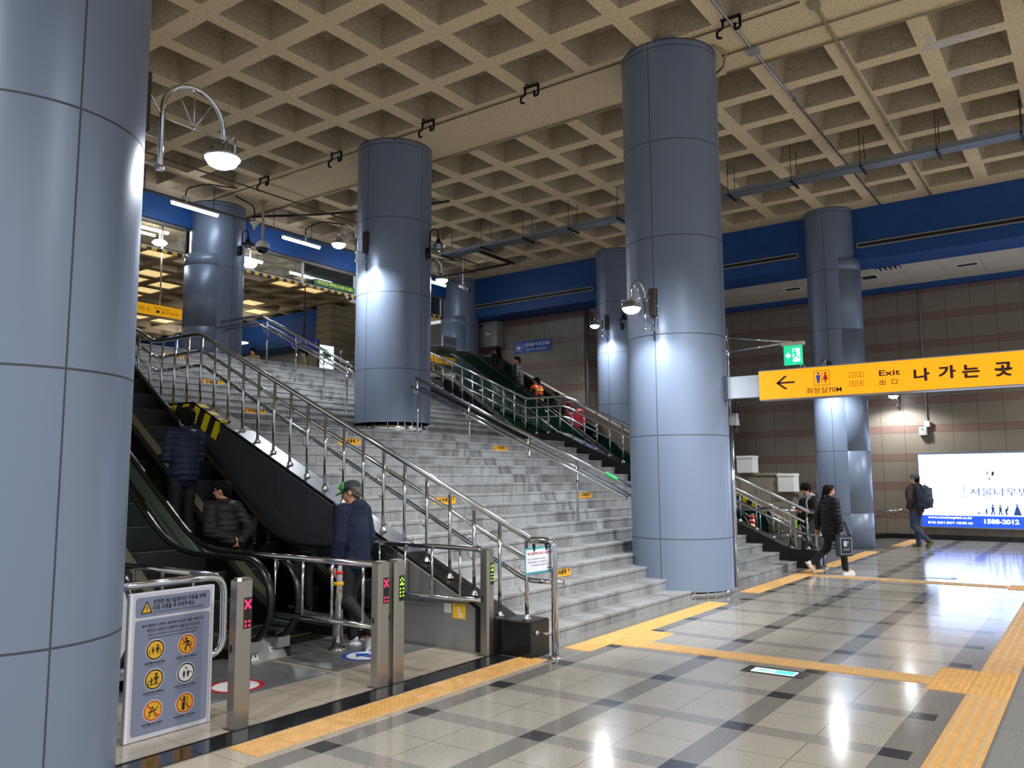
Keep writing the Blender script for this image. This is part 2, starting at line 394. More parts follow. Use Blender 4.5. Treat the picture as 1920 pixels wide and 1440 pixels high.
waffle(-6, 26, 17.6, 44, pxl+pans(13.13, 1.18, 10), pyu, HC, .42, 'ceiling_upper', MATS['ceiling_concrete_upper'])

struct(MB().box(25.2, 25.5, -7, 13.2, 0, 7.3).build('wall_right', MATS['wall_tile']))
struct(MB().box(22.3, 25.2, 13.15, 17.9, 0, 7.1).build('wall_escalator', MATS['wall_tile']))
def m_soffit():
    m = bpy.data.materials.new('soffit_panel'); m.use_nodes = True; t = NT(m); X, Y, Z = xyz(t)
    j = t.math('MAXIMUM', t.band(X, .1, .9, .012), t.band(Y, .3, .9, .012))
    t.set(t.b, 'Base Color', t.mix(j, t.mix(t.math('MULTIPLY', t.noise(1.6, 3, t.obj()), .3), lin('cfc8b8'), lin('a89f8c')), lin('8f8878'))); t.b.inputs['Roughness'].default_value = .6; return m
SOF = m_soffit()
struct(MB().box(22.3, 25.2, -7, 13.15, 7.1, 7.2).build('ceiling_lowered', SOF))
# blue beams: right side along the wall, upper edge of the stairs, continuing upstairs
struct(MB().box(21.3, 22.38, -7, 17.9, 7.09, HC).build('trim_1', BLUE))
struct(MB().box(-6, 21.3, 17.5, 17.75, 7.78, HC).build('trim_2', BLUE))
struct(MB().box(21.3, 22.3, 24.2, 44, 7.1, HC).build('trim_3', BLUE))
struct(MB().box(24.9, 25.2, -7, 13.1, 6.98, 7.1).build('trim_4', BLUE))
struct(MB().box(22.5, 22.8, 18, 44, ZT, 7.4).box(22.2, 22.5, 17.9, 18, ZT, HC).build('wall_upper', mat('upper_wall', '8c8a84', .5)))
struct(MB().box(-6, 26, 44, 44.3, ZT, HC).build('wall_back', mat('back_wall', '5a5348', .7)))
struct(MB().box(25.08, 25.2, -7, 5.0, 0, .13).prism([(25.08, 5.0), (24.2, 5.35), (20.9, 5.35), (20.9, 5.45), (25.2, 5.45)], 0, .13, 'z').build('baseboard_right', BLACKGR))
STONE = m_speckle('parapet_stone', '8f8676', '756c5e', 'a29986', 60, .45)
struct(MB().prism([(5.45, 0), (5.45, 1.3), (7.05, 1.3), (7.05, 1.8), (8.62, 1.8), (8.62, 2.35), (10.2, 2.35), (10.2, 3.1), (13.1, 3.1), (13.1, 0)], 22, 22.25).prism([(5.45, 1.27), (7.08, 1.27), (7.08, 1.77), (8.65, 1.77), (8.65, 2.32), (10.2, 2.32), (10.2, 2.36), (8.6, 2.36), (8.6, 1.83), (7.03, 1.83), (7.03, 1.33), (5.45, 1.33)], 21.94, 22.3).build('wall_ledge', STONE))
struct(MB().prism([(5.6, 0), (5.6, .42), (6.5, .9), (14.2, 5.15), (14.4, 5.15), (14.4, 0)], 19.45, 19.7).build('wall_parapet', STONE))
# recessed slot trims in the blue beam
for i, (a, b) in enumerate([(16.79, 12.2), (10.6, 6.04), (4.6, -1.2)]):
    t = thing('slot_diffuser', ['long slotted air outlet set in the blue beam above the escalator sign', 'long slotted air outlet in the blue beam behind the exit arms', 'long slotted air outlet in the blue beam at the far right'][i], 'air vent', (21.28, a, 7.46))
    MB().box(21.262, 21.3, b, a, 7.40, 7.425).box(21.262, 21.3, b, a, 7.505, 7.53).box(21.262, 21.3, a-.03, a, 7.425, 7.505).box(21.262, 21.3, b, b+.03, 7.425, 7.505).build('frame', mat('slot_frame', 'a39a86', .5), t)
    MB().box(21.275, 21.3, b+.03, a-.03, 7.425, 7.505).build('slot', INK, t)
for i, (x0, x1, y0, y1) in enumerate([(23.28, 23.56, 6.65, 7.05), (23.09, 23.5, 4.57, 4.95), (22.42, 22.75, 3.85, 4.43), (23.25, 23.5, 2.2, 2.66), (23.28, 23.5, .75, 1.2)]):
    t = thing('ceiling_vent', ['dark square vent in the white ceiling behind the big front column', 'dark square vent in the white ceiling just right of the far column', 'white louvred grille against the blue beam right of the far column', 'dark square vent in the white ceiling right of the louvred grille', 'dark square vent in the white ceiling at the right picture edge'][i], 'vent', ((x0+x1)/2, (y0+y1)/2, 7.1))
    MB().box(x0, x1, y0, y1, 7.085, 7.1).build('duct_opening', INK, t)
    fr = MB()
    if i == 2:
        for k in range(5): yy = y0+.05+k*(y1-y0-.1)/4; fr.box(x0, x1, yy-.022, yy+.022, 7.06, 7.09)
    else: fr.box(x0-.03, x0, y0-.03, y1+.03, 7.075, 7.1).box(x1, x1+.03, y0-.03, y1+.03, 7.075, 7.1).box(x0, x1, y0-.03, y0, 7.075, 7.1).box(x0, x1, y1, y1+.03, 7.075, 7.1)
    fr.build('louvre' if i == 2 else 'frame', WHITE, t)

# ================================================================ columns
def column(x, y, R, z0, label, skirt=.10, guide=None):
    t = thing('column', label, 'column', (x, y, z0), 'grey metal clad columns')
    seams = [.84+1.495*k for k in range(6)]; dz = .007; zs = [z0+skirt]
    for s in seams:
        if s > z0+skirt+.1: zs += [s-dz, s+dz]
    zs.append(HC+.02)
    da = .006/R; an = []
    for q in range(4):
        a0 = q*PI/2; an += [a0-da, a0+da]+[a0+da+(PI/2-2*da)*k/20 for k in range(1, 20)]
    n = len(an); b = MB()
    def isz(i): return any(abs((zs[i]+zs[i+1])/2-s) < .004 for s in seams)
    vs = [(x+R*math.cos(a), y+R*math.sin(a), z) for z in zs for a in an]
    pf, sf = [], []
    for i in range(len(zs)-1):
        for k in range(n):
            f = (i*n+k, i*n+(k+1) % n, (i+1)*n+(k+1) % n, (i+1)*n+k)
            (sf if isz(i) or k % 21 == 0 else pf).append(f)
    b.add(vs, pf, True); b.m = 1; base = 0
    for f in sf: b.f.append(list(f)); b.mi.append(1); b.sm.append(True)
    b.build('cladding', [COLPAINT, COLDARK], t)
    MB().lathe([(R-.05, 0), (R-.05, skirt+.01)], (x, y, z0), 48).build('skirt', CHROME, t)
    sk = MB()
    for k in range(22): a = 2*PI*(k+.3*math.sin(k*5))/22; sk.box(-.008, .008, -.003, .003, 0, skirt, Matrix.Translation((x+(R-.049)*math.cos(a), y+(R-.049)*math.sin(a), z0)) @ Matrix.Rotation(a+PI/2, 4, 'Z'))
    sk.build('skirt_ribs', STEEL, t)
    MB().lathe([(R+.004, HC-.02), (R+.004, HC)], (x, y, 0), 48).build('top_gasket', COLDARK, t)
    if guide:
        gx, gy, gr, gz = guide
        gp = [(gr, z0)]
        for q in seams:
            if z0+.2 < q < gz-.05: gp += [(gr, q-.006), (gr-.012, q), (gr, q+.006)]
        MB().lathe(gp+[(gr, gz), (0, gz)], (gx, gy, 0), 48).build('shutter_guide', COLPAINT, t)
    return t
cA = column(2.187, 5.25, .668, 0, 'huge grey metal column filling the left edge of the view beside the poster', .012)
cD = column(11.72, 5.25, .75, 0, 'big grey column in front of the stairs carrying the yellow exit sign')
cC = column(11.78, 11.38, .75, 2.563, 'grey column standing on the landing in the middle of the stairs', .24)
cB = column(11.75, 17.35, .64, ZT, 'grey column at the top of the stairs beside the striped barrier edge', .1, (11.48, 17.33, .53, 7.1))
cF = column(21.25, 5.25, .575, 0, 'grey column behind the exit sign by the two walking people', .1, (21.25, 5.05, .50, 7.1))
cE = column(21.25, 11.37, .62, 3.1, 'grey column behind the right escalators with a lit arc lamp', .05)
cG = column(21.25, 17.4, .62, ZT, 'far grey column beside the grey wall cabinet', .1, (21.0, 17.38, .51, 7.1))
struct(MB().box(20.4, 22.25, 10.6, 12.2, 0, 3.1).build('trim_5', STONE))
t = thing('conduit', 'bare steel conduit and grey junction box on the right edge of the big front column', 'conduit', (12.02, 4.52, 0))
MB().cyl((12.03, 4.535, .1), (12.03, 4.535, 2.42), .035, 12).cyl((12.03, 4.545, 2.6), (12.03, 4.545, 4.0), .018, 8).build('pipe', STEEL, t)
MB().bbox(11.96, 12.08, 4.42, 4.54, 2.5, 2.68, .008).build('junction_box', GREYBOX, t)
MB().tube(fillet([(12.0, 4.47, 2.68), (12.0, 4.44, 2.84), (12.06, 4.40, 2.84), (12.06, 4.42, 2.6)], .06), .012, 8).tube(fillet([(12.0, 4.46, 2.5), (12.03, 4.42, 2.38), (12.06, 4.46, 2.36), (12.05, 4.5, 2.5)], .06), .008, 6).build('cable', BLACKPL, t)

# ================================================================ stairs
SX0, SX1 = 6.93, 16.06
RIS, TRD = .1525, .324
def noseY(n): return 4.85+TRD*(n-1)
stair = thing('staircase', 'wide grey granite staircase with a landing between the escalators', 'stairs', (11.5, 4.85, 0))
def step_mb(y, ztop, y1, ris):
    b = MB(); n = .012
    b.prism([(y+n, ztop-ris-.02), (y+n, ztop-.045), (y, ztop-.035), (y, ztop-.006), (y+.006, ztop), (y1, ztop), (y1, ztop-ris-.02)], SX0, SX1); return b
SM = MATS['stair_granite']; steps = []
for n in range(1, 18):
    zt = .123+RIS*(n-1); y = noseY(n)
    step_mb(y, zt, y+TRD+.05 if n < 17 else 11.55, RIS if n > 1 else .123).build('step' if n < 17 else 'landing', SM, stair)
for n in range(1, 13):
    zt = 2.563+RIS*n; y = 11.5+TRD*(n-1)
    step_mb(y, zt, y+TRD+.05, RIS).build('step', SM, stair)
# keep-right plates stuck on the risers
def riser(y):   # height of the riser whose nose lies nearest in front of y
    if y < 10.6: n = round((y-4.85)/TRD)+1; return noseY(n), .123+RIS*(n-1)
    n = round((y-11.5)/TRD)+1; return 11.5+TRD*(n-1), 2.563+RIS*n
PL = [(9.08, 14.7, 'topmost', 'seen left of the column at the stair head'), (9.09, 13.4, '', 'second highest behind the left rail'), (9.09, 12.08, '', 'third highest behind the left rail'),
      (9.09, 9.66, '', 'just left of the middle column'), (9.15, 7.76, '', 'crossed by the left handrail halfway up'), (9.2, 5.82, '', 'low on the stairs beside the hanging notice'),
      (13.15, 9.66, '', 'higher of two by the middle rail'), (13.14, 7.74, '', 'lower of two by the middle rail')]
for i, (x, y, _, w) in enumerate(PL):
    yn, zt = riser(y); f = Face((x-.24, yn+.008, zt-.135), (1, 0, 0), (0, 0, 1))
    t = thing('step_sign', 'yellow keep-right plate on a stair riser, '+w, 'sign', (x, yn, zt-.135), 'yellow keep-right plates on the stair risers')
    f.rect(0, 0, .48, .112, 0); f.mb.build('plate', mat('sign_yellow', 'eaa81e', .5), t)
    g = Face(f.o, f.r, f.u); g.text('우측통행', .24, .025, .27, .062, .003, 'c', .02)
    for xx, d in ((.05, -1), (.43, 1)):
        ys = (.028, .088) if d > 0 else (.088, .028); g.line(xx, ys[0], xx, ys[1], .009, .003)
        g.line(xx-.022, ys[1]-d*.024, xx, ys[1], .009, .003); g.line(xx+.022, ys[1]-d*.024, xx, ys[1], .009, .003)
    g.mb.build('lettering', INK, t)

# ---------------------------------------------------------------- stringer walls beside the stairs
def zs(y): return .416+.4665*(y-5.11)
prof = [(4.95, 0), (4.95, .345), (5.11, .416), (10.16, 2.776), (11.28, 2.776), (14.9, 4.55), (16.6, 4.55), (16.6, 0)]
def stringer(x0, x1, name, label, bx0, bx1, yb):
    t = thing(name, label, 'stringer wall', ((x0+x1)/2, 4.95, 0))
    MB().prism(prof, x0, x1).build('wall_body', BLACKGR, t)
    MB().bbox(bx0, bx1, yb, 4.97, 0, .345, .012).build('end_block', BLACKGR, t)
    return t
sL = stringer(6.62, 6.96, 'stringer', 'sloping black granite stringer wall between left escalators and stairs', 6.66, 6.99, 4.57)
# steel and dark cladding on its escalator side
cl = [5.2, 6.28, 7.3, 8.35, 9.4, 10.16, 11.2, 12.3]
DG = mat('dark_gloss_panel', '5d6168', .14, .6)
SB = mat('smoky_steel_panel', 'a3a3a2', .3, .6)
for i in range(len(cl)-1):
    a, b = cl[i]+.004, cl[i+1]-.004
    def zz(y): return (zs(y) if y < 10.16 else 2.776 if y < 11.28 else 2.776+.49*(y-11.28))-.03
    MB().prism([(a, 0), (a, zz(a)), (b, zz(b)), (b, 0)], 6.595, 6.622).build('cladding_panel', SB if i < 1 else DG, sL)
for a, b in ((6.2, 6.75), (7.25, 7.95), (7.96, 8.66), (8.67, 9.3)):
    n = (0, -.4228, .906)
    MB().prism([(a, zs(a)+.003), (b, zs(b)+.003), (b, zs(b)+.012), (a, zs(a)+.012)], 6.63, 6.95).build('top_plate', mat('plate_steel', '63676c', .42, .85), sL)
HZ = m_hazard('hazard_yellow_black', 1, .30, slant=.5)
MB().prism([(9.55, zs(9.55)-.26), (9.55, zs(9.55)+.03), (10.16, 2.806), (10.95, 2.806), (10.95, 2.53), (10.16, 2.53), (9.65, zs(9.65)-.26)], 6.58, 6.60).prism([(9.55, zs(9.55)+.004), (10.16, 2.782), (10.95, 2.782), (10.95, 2.806), (10.16, 2.806), (9.55, zs(9.55)+.03)], 6.58, 6.72).build('hazard_tape', HZ, sL)
MB().prism([(6.72, zs(6.72)-.16), (6.72, zs(6.72)+.02), (7.28, zs(7.28)+.02), (7.28, zs(7.28)-.16)], 6.58, 6.60).build('hazard_tape', HZ, sL)
sR = stringer(16.06, 16.42, 'stringer', 'sloping black granite stringer wall between stairs and right escalators', 16.04, 16.42, 4.45)
for i, (y0, z0, y1, z1, lab, col) in enumerate([(5.60, .36, 5.51, .45, 'small white notice on the stainless stringer panel', 'd9d8cf'), (5.49, .31, 5.32, .46, 'small yellow notice with printed lines on the stainless stringer panel', 'eab522')]):
    t = thing('notice', lab, 'notice', (6.593, y0, z0))
    Face((6.592, y0, z0), (0, -1, 0), (0, 0, 1)).rect(0, 0, y0-y1, z1-z0).mb.build('sheet', mat('notice_'+col, col, .6), t)
    g = Face((6.592, y0, z0), (0, -1, 0), (0, 0, 1)); w = y0-y1; h = z1-z0
    if i:
        g.text('안전이용 안내', w/2, h*.85, w*.8, .012, .002, 'c', .02); g.mb.build('lettering', INK, t)
        k = MB(); g = Face(g.o, g.r, g.u, k)
        for r in range(5): g.rrect(w*(.35 if r < 3 else .42), h*(.70-.145*r), w*(.62 if r < 3 else .8), h*(.78-.145*r), .004, .002)
        k.build('label_patches', PAPER, t)
    else:
        for r in range(4): g.line(.015, h*(.75-.17*r), w-.02, h*(.75-.17*r), .004)
        g.mb.build('lettering', mat('grey_ink', '77767a', .6), t)

# ---------------------------------------------------------------- stair rails
KNEE = [10.33, 11.5]
def rail_z(y, up):   # height of a rail lying `up` above the nosing line
    a = .123+.4707*(y-4.85); b = 2.563; c = 2.716+.4707*(y-11.5)
    return (a if y < KNEE[0] else (.123+.4707*(KNEE[0]-4.85) if y < KNEE[1] else c))+up
def side_rail(x, sgn, name, label, yend, ups, endpost):
    t = thing(name, label, 'handrail', (x, 4.39, 0))
    top, mid, low = ups
    yt = 4.62
    def path(up, y0, off=0, ex=None):
        P = ex or []
        return fillet(P+[(x+off, y0, rail_z(y0, up)), (x+off, KNEE[0], rail_z(KNEE[0]+.01, up)), (x+off, KNEE[1], rail_z(KNEE[0]+.01, up)), (x+off, yend, rail_z(yend, up))], .12, 4)
    xe = x+endpost
    zt = rail_z(yt, top)
    MB().tube(fillet([(xe, 4.39, .0), (xe, 4.39, zt), (x, yt, zt)], .12, 6)+[(x, yt+.01, zt)], .034, 14).build('end_post', STEEL, t)
    MB().lathe([(.065, 0), (.065, .012), (.036, .03)], (xe, 4.39, 0), 18).build('floor_collar', CHROME, t)
    MB().tube(path(top, yt), .031, 12).build('top_rail', STEEL, t)
    MB().tube(path(mid, 4.72, sgn*.05), .024, 10).build('middle_rail', STEEL, t)
    zl = rail_z(4.72, low)
    MB().tube(path(low, 4.72, sgn*.05, [(xe+sgn*.02, 4.30, zl)]), .024, 10).build('lower_rail', STEEL, t)
    y = 4.685; k = 0
    while y < yend-.1:
        sz = (zs(y) if 5.11 < y < 10.16 else (.345 if y <= 5.11 else (2.776 if y < 11.28 else min(4.55, 2.776+.49*(y-11.28)))))
        MB().cyl((x, y, sz), (x, y, rail_z(y, top)), .019, 10).build('post', STEEL, t)
        b = MB().lathe([(.045, 0), (.045, .012), (.024, .04), (.024, .05)], (x, y, sz), 12); b.build('post_base', CHROME, t)
        if k % 2 == 0:
            for up in (mid, low):
                z = rail_z(y, up); MB().tube(arc((x+sgn*.0, y+.03, z-.055), .055, -PI, .2, 8, (0, 1, 0), (0, 0, 1)), .008, 6).build('rail_bracket', CHROME, t)
        y += .3285; k += 1
    MB().cyl((xe, 4.39, .23), (x, 4.57, .23), .014, 8).ell((x, 4.57, .23), (.028, .028, .028)).build('wall_tie', STEEL, t)
    return t
side_rail(6.76, 1, 'stair_railing', 'three-bar steel stair railing with posts on the left black stringer', 14.6, (1.10, .86, .655), .05)
KNEE[:] = [10.13, 11.2]
side_rail(16.25, -1, 'stair_railing', 'three-bar steel stair railing with posts beside the right escalators', 14.6, (1.03, .80, .56), 0)
KNEE[:] = [10.33, 11.5]
def mid_rail(name, label, y0, y1, posts, up0, flat=None):
    x = 11.5; t = thing(name, label, 'handrail', (x, posts[0], 0))
    def pth(dx, up):
        P = [(x+dx, y0, rail_z(y0, up)), (x+dx, y1, rail_z(y1, up))]
        if flat: P = P+[(x+dx, flat, rail_z(y1, up)+.02)]
        return fillet(P, .1)
    MB().tube(pth(0, up0), .031, 12).build('top_rail', STEEL, t)
    for s in (-1, 1): MB().tube(pth(s*.13, up0-.17), .024, 10).build('side_rail', STEEL, t)
    for yp in posts:
        n = 0
        z0 = .123+.4707*(yp-4.85) if yp < 10.2 else 2.716+.4707*(yp-11.5)
        z0 = min(z0, ZT)-.14
        MB().cyl((x, yp, z0), (x, yp, rail_z(min(yp, y1), up0)), .02, 10).build('post', STEEL, t)
        zz = rail_z(min(yp, y1), up0-.17)
        MB().tube(arc((x, yp, zz-.01), .13, -PI, 0, 10, (1, 0, 0), (0, 0, 1)), .009, 6).build('rail_bracket', CHROME, t)
    return t
mr = mid_rail('stair_handrail', 'middle steel handrail running up the lower flight to the middle column', 5.98, 10.50, (6.95, 7.9, 9.2, 10.45), .93)
MB().tube([(11.5, 6.2, rail_z(6.2, .93)), (11.5, 6.42, rail_z(6.42, .93))], .034, 12).build('tape_wrap', mat('green_tape', '2fae62', .5), mr)
mid_rail('stair_handrail', 'middle steel handrail on the upper flight reaching the column at the top', 12.2, 15.25, (12.4, 13.1, 14.0, 15.0), .95, 16.7)
# small notice hung from the left rail
t = thing('hanging_notice', 'small white notice with teal border hung from the stair rail end', 'notice', (6.62, 4.45, .83))
f = Face((6.4, 4.35, .83), (1, 0, 0), (0, 0, 1)); f.o = Vector((6.42, 4.47, .82)); f.r = Vector((1, -.08, 0)).normalized(); f.n = f.r.cross(f.u)
f.rect(0, 0, .45, .245, 0).mb.build('border', mat('teal_print', '35a2ae', .5), t)
Face(f.o, f.r, f.u).rect(.018, .018, .432, .227, .002).mb.build('sheet', mat('notice_paper', 'dfe3f0', .5), t)
g = Face(f.o, f.r, f.u); g.text('에스컬레이터 일시 사용중지', .225, .175, .37, .028, .004, 'c', .02); g.mb.build('heading', mat('red_ink', 'b5302f', .6), t)
g = Face(f.o, f.r, f.u); g.text('사유 : 에스컬레이터 정기점검', .04, .13, .27, .016, .004).text('이용에 불편을 드려 죄송합니다', .04, .10, .30, .016, .004).text('에스컬레이터 점검중 안전주의', .10, .07, .31, .016, .004).text('범계역장', .42, .03, .08, .02, .004, 'r', .02); g.mb.build('lettering', INK, t)
for xx in (.14, .33): MB().box(f.p(xx, .24).x-.012, f.p(xx, .24).x+.012, f.p(xx, .24).y-.01, f.p(xx, .24).y+.01, 1.05, 1.10).box(f.p(xx, .24).x-.012, f.p(xx, .24).x+.012, f.p(xx, .24).y-.006, f.p(xx, .24).y+.006, .83+.2, 1.06).build('hanger_clip', BLACKPL, t)

# ================================================================ escalators
INC = .70; YK = 8.05
TREAD = mat('escalator_tread', '2b2c2e', .45, .4)
GL = glass('green_glass', '3f826b', .03, .13)
SKIRT = mat('escalator_skirt', '3a3b3d', .3, .7)
DECK = mat('escalator_deck', 'b4b3b0', .3, .9)
PLATE = mat('landing_plate', '77797b', .36, .35, bump=.35, bscale=160)
def es(y): return max(0, min(ZT, INC*(y-YK)))
def escalator(xl, xr, label, deckw=.14):
    t = thing('escalator', label, 'escalator', ((xl+xr)/2, 6.4, 0)); y0 = 6.42; YT = YK+ZT/INC
    for x in (xl, xr):
        def zr(y): return es(y)+.965
        loop = arc((x, y0+.40, .565), .40, math.radians(250), math.radians(90), 12, (0, 1, 0), (0, 0, 1))
        path = loop+fillet([(x, 7.0, .965), (x, YK, .965), (x, YT, ZT+.965), (x, YT+1.0, ZT+.965)], .9, 8)
        path += [p for p in arc((x, YT+1.0, ZT+.565), .40, math.radians(90), math.radians(-60), 10, (0, 1, 0), (0, 0, 1))]
        b = MB(); vs = []; seg = [(-.04, -.012), (-.03, .022), (.03, .022), (.04, -.012), (.025, -.026), (-.025, -.026)]
        n = len(path)
        for i in range(n):
            T = (path[min(i+1, n-1)]-path[max(i-1, 0)]).normalized(); N = Vector((1, 0, 0)).cross(T)
            vs += [path[i]+Vector((a, 0, 0))+N*c for a, c in seg]
        b.add(vs, [(i*6+k, i*6+(k+1) % 6, (i+1)*6+(k+1) % 6, (i+1)*6+k) for i in range(n-1) for k in range(6)], True)
        bal = MB()
        gp = []
        for i in range(n):
            T = (path[min(i+1, n-1)]-path[max(i-1, 0)]).normalized(); N = Vector((1, 0, 0)).cross(T); q = path[i]-N*.03; gp.append((q.y, q.z))
        dk = fillet([(0, 6.62, .20), (0, YK-.05, .20), (0, YT-.1, ZT+.20), (0, YT+1.2, ZT+.20)], .8, 8)
        gpoly = [p for p in gp if p[1] > .19]+[(p.y, p.z) for p in reversed(dk)]
        bal.prism(gpoly, x-.006, x+.006)
        B = bal.build('balustrade', GL, t)
        b.build('handrail', RUBBER, B)
        d = [(p.y, p.z) for p in dk]; lo = [(p.y, p.z-.10) for p in reversed(dk)]
        MB().prism(d+lo, x-deckw/2, x+deckw/2).build('deck', DECK, B)
        s_ = 1 if x == xl else -1
        lo2 = [(p.y, max(p.z-.55, -.1)) for p in reversed(dk)]
        MB().prism([(p.y, p.z-.10) for p in dk]+lo2, x+s_*deckw/2-.01, x+s_*deckw/2+.01).build('skirt_panel', SKIRT, B)
        MB().prism([(6.72, .0), (6.66, .15), (6.70, .24), (6.86, .24), (6.95, .20), (6.95, 0)], x-.05, x+.05).build('newel_base', BLACKPL, B)
    a, c = xl+deckw/2+.01, xr-deckw/2-.01
    MB().box(xl-.12, xr+.12, 5.73, 6.55, 0, .008).box(a, c, 6.55, 7.0, 0, .008).build('landing_plate', PLATE, t)
    ye = mat('demarcation_yellow', 'c99a1e', .5)
    for yy in (7.0, 7.38, 7.76):
        s = MB().box(a, c, yy, yy+.375, -.25, .004).build('step', TREAD, t); MB().box(a, c, yy, yy+.018, .004, .006).build('edge_line', ye, s)
    k = 0
    while True:
        y = YK+.4*k+.05; z = INC*(y-YK)
        if z > ZT: break
        b = MB().box(a, c, y, y+.43, z-.32, z)
        s = b.build('step', TREAD, t)
        MB().box(a, c, y-.004, y+.02, z-.004, z+.002).build('edge_line', mat('step_edge_grey', '6f6d64', .5), s)
        k += 1
    MB().prism([(6.9, -.1), (YK, -.4), (YT, ZT-.5), (YT, ZT-.9), (YK, -.9), (6.9, -.5)], a, c).build('truss', DARKMET, t)
    return t
e1 = escalator(3.72, 5.06, 'leftmost escalator behind the poster, blocked by the red cross light')
e2 = escalator(5.38, 6.46, 'escalator carrying two riders beside the dark stringer wall')
INT = mat('reflection_white', 'f0f4f2', .5)
MB().prism([(6.9, .22), (YK, .22), (YK+ZT/INC, ZT+.22), (YK+ZT/INC, ZT+.58), (YK+.05, .58), (6.9, .5)], 6.565, 6.575).build('reflection_strip', INT, e2)  # added white strip standing in for bright reflections in the glass
e3 = escalator(16.85, 17.92, 'right escalator nearer the stairs, empty and dark')
e4 = escalator(18.18, 19.22, 'far right escalator carrying the rider in an orange vest')
# casing between each pair, with the maker plate at its foot
for i, (x0, x1, par, lab) in enumerate([(5.06, 5.38, e1, 'steel casing between the two left escalators with a maker plate'), (17.92, 18.18, e3, 'steel casing between the two right escalators')]):
    t = thing('escalator_casing', lab, 'casing', ((x0+x1)/2, 6.6, 0))
    MB().prism([(6.85, 0), (6.85, .21), (8.0, .21), (14.2, 4.55), (15.3, 4.6), (15.3, 0)], x0+.04, x1-.04).build('cover', mat('casing_steel', 'c6ccca', .4, .3), t)
    MB().prism([(6.64, 0), (6.73, .19), (6.85, .19), (6.85, 0)], x0-.07, x1+.08).build('end_cap', mat('cap_steel', '85888a', .35, .6), t)
    if i == 0:
        f = Face((x0+.13, 6.648, .02), (1, 0, 0), (0, .43, .9)); f.rect(.06, .05, .22, .10, .001).mb.build('maker_plate', PAPER, t)
        g = Face(f.o, f.r, f.u); g.text('HYUNDAI', .14, .062, .13, .022, .002, 'c', .02); g.mb.build('lettering', INK, t)
        h = Face((x0-.06, 6.648, .02), (1, 0, 0), (0, .43, .9)); h.rect(0, 0, .11, .14, .001).mb.build('switch_plate', PAPER, t)
        h = Face(h.o, h.r, h.u)
        for a, b in ((.03, .10), (.08, .10), (.03, .04), (.08, .04)): h.disc(a, b, .012, .002)
        h.mb.build('switch_keys', INK, t)
t = thing('escalator_tape', 'yellow and black hazard tape along the foot of the far right parapet', 'hazard tape', (19.43, 6.6, .6))
MB().prism([(6.45, .80), (6.45, .90), (7.6, 1.535), (7.6, 1.42)], 19.43, 19.455).build('tape', HZ, t)
# floor stickers on the landing plates
def sticker(x, y, col, label, mark):
    t = thing('floor_sticker', label, 'sticker', (x, y, .01)); f = Face((x, y, .0095), (1, 0, 0), (0, 1, 0))
    f.disc(0, 0, .235, .000).mb.build('disc', PAPER, t); g = Face(f.o, f.r, f.u); g.ring(0, 0, .19, .235, .0008)
    if mark == 'no': g.line(-.16, -.13, .16, .13, .035, .0009).line(-.05, .0, .05, 0, .03, .001)
    else: g.poly([(-.05, -.14), (.05, -.14), (.05, .02), (.11, .02), (0, .15), (-.11, .02), (-.05, .02)], .0009)
    g.mb.build('symbol', mat('sticker_'+col, col, .5), t)
sticker(4.40, 6.02, 'b8242e', 'round red and white no-entry sticker on the left landing plate', 'no')
sticker(5.86, 5.98, '1d4fb0', 'round blue and white arrow sticker on the landing plate', 'go')
# ================================================================ tactile paving, floor fittings
def tactile(x0, x1, y0, y1, kind, label, m=None, par=None):
    m = m or TACT; cx, cy = (x0+x1)/2, (y0+y1)/2
    t = thing('tactile_paving', label, 'tactile paving', (cx, cy, 0))
    b = MB(); nx = max(1, round((x1-x0)/.3)); ny = max(1, round((y1-y0)/.3)); w = (x1-x0)/nx; l = (y1-y0)/ny
    for i in range(nx):
        for j in range(ny): b.bbox(x0+i*w+.0015, x0+(i+1)*w-.0015, y0+j*l+.0015, y0+(j+1)*l-.0015, 0, .005, .003)
    b.build('tiles', m, t)
    d = MB()
    for i in range(nx):
        for j in range(ny):
            ax, ay = x0+i*w, y0+j*l
            if kind == 'dots':
                for a in range(6):
                    for c in range(6):
                        px, py = ax+w*(a+.5)/6, ay+l*(c+.5)/6
                        vs = [(px+r*math.cos(PI*k/4), py+r*math.sin(PI*k/4), z) for r, z in ((.016, .005), (.011, .0095)) for k in range(8)]
                        d.add(vs, [(k, (k+1) % 8, 8+(k+1) % 8, 8+k) for k in range(8)]+[tuple(range(8, 16))])
            elif kind == 'barsY':
                for a in range(4): px = ax+w*(a+.5)/4; d.bbox(px-.018, px+.018, ay+.012, ay+l-.012, .005, .0095, .004)
            else:
                for a in range(4): py = ay+l*(a+.5)/4; d.bbox(ax+.012, ax+w-.012, py-.018, py+.018, .005, .0095, .004)
    d.build('raised_dots' if kind == 'dots' else 'raised_bars', m if kind == 'dots' else mat('tactile_bar_worn', 'c2a06c' if m is TACT else 'b09a88', .4), t)
    return t
tactile(3.40, 6.72, 4.42, 4.715, 'dots', 'yellow dotted tactile strip across the front of the left escalator gates')
tactile(7.27, 11.05, 4.29, 4.585, 'dots', 'yellow dotted tactile strip along the foot of the stairs left of the big column')
tactile(7.72, 8.62, 3.985, 4.285, 'dots', 'small dotted tactile block where the short guide strip meets the stair strip')
tactile(7.74, 8.04, 1.31, 3.98, 'barsY', 'yellow barred tactile guide strip leading from the stairs to the main strip')
tactile(7.56, 8.46, .71, 1.305, 'dots', 'square dotted tactile block at the strip crossing in the right foreground')
tactile(2.4, 7.555, .71, 1.005, 'barsX', 'barred tactile main strip running out of the frame at bottom right')
tactile(8.465, 14.7, .71, 1.005, 'barsX', 'barred tactile main strip running away at the right edge')
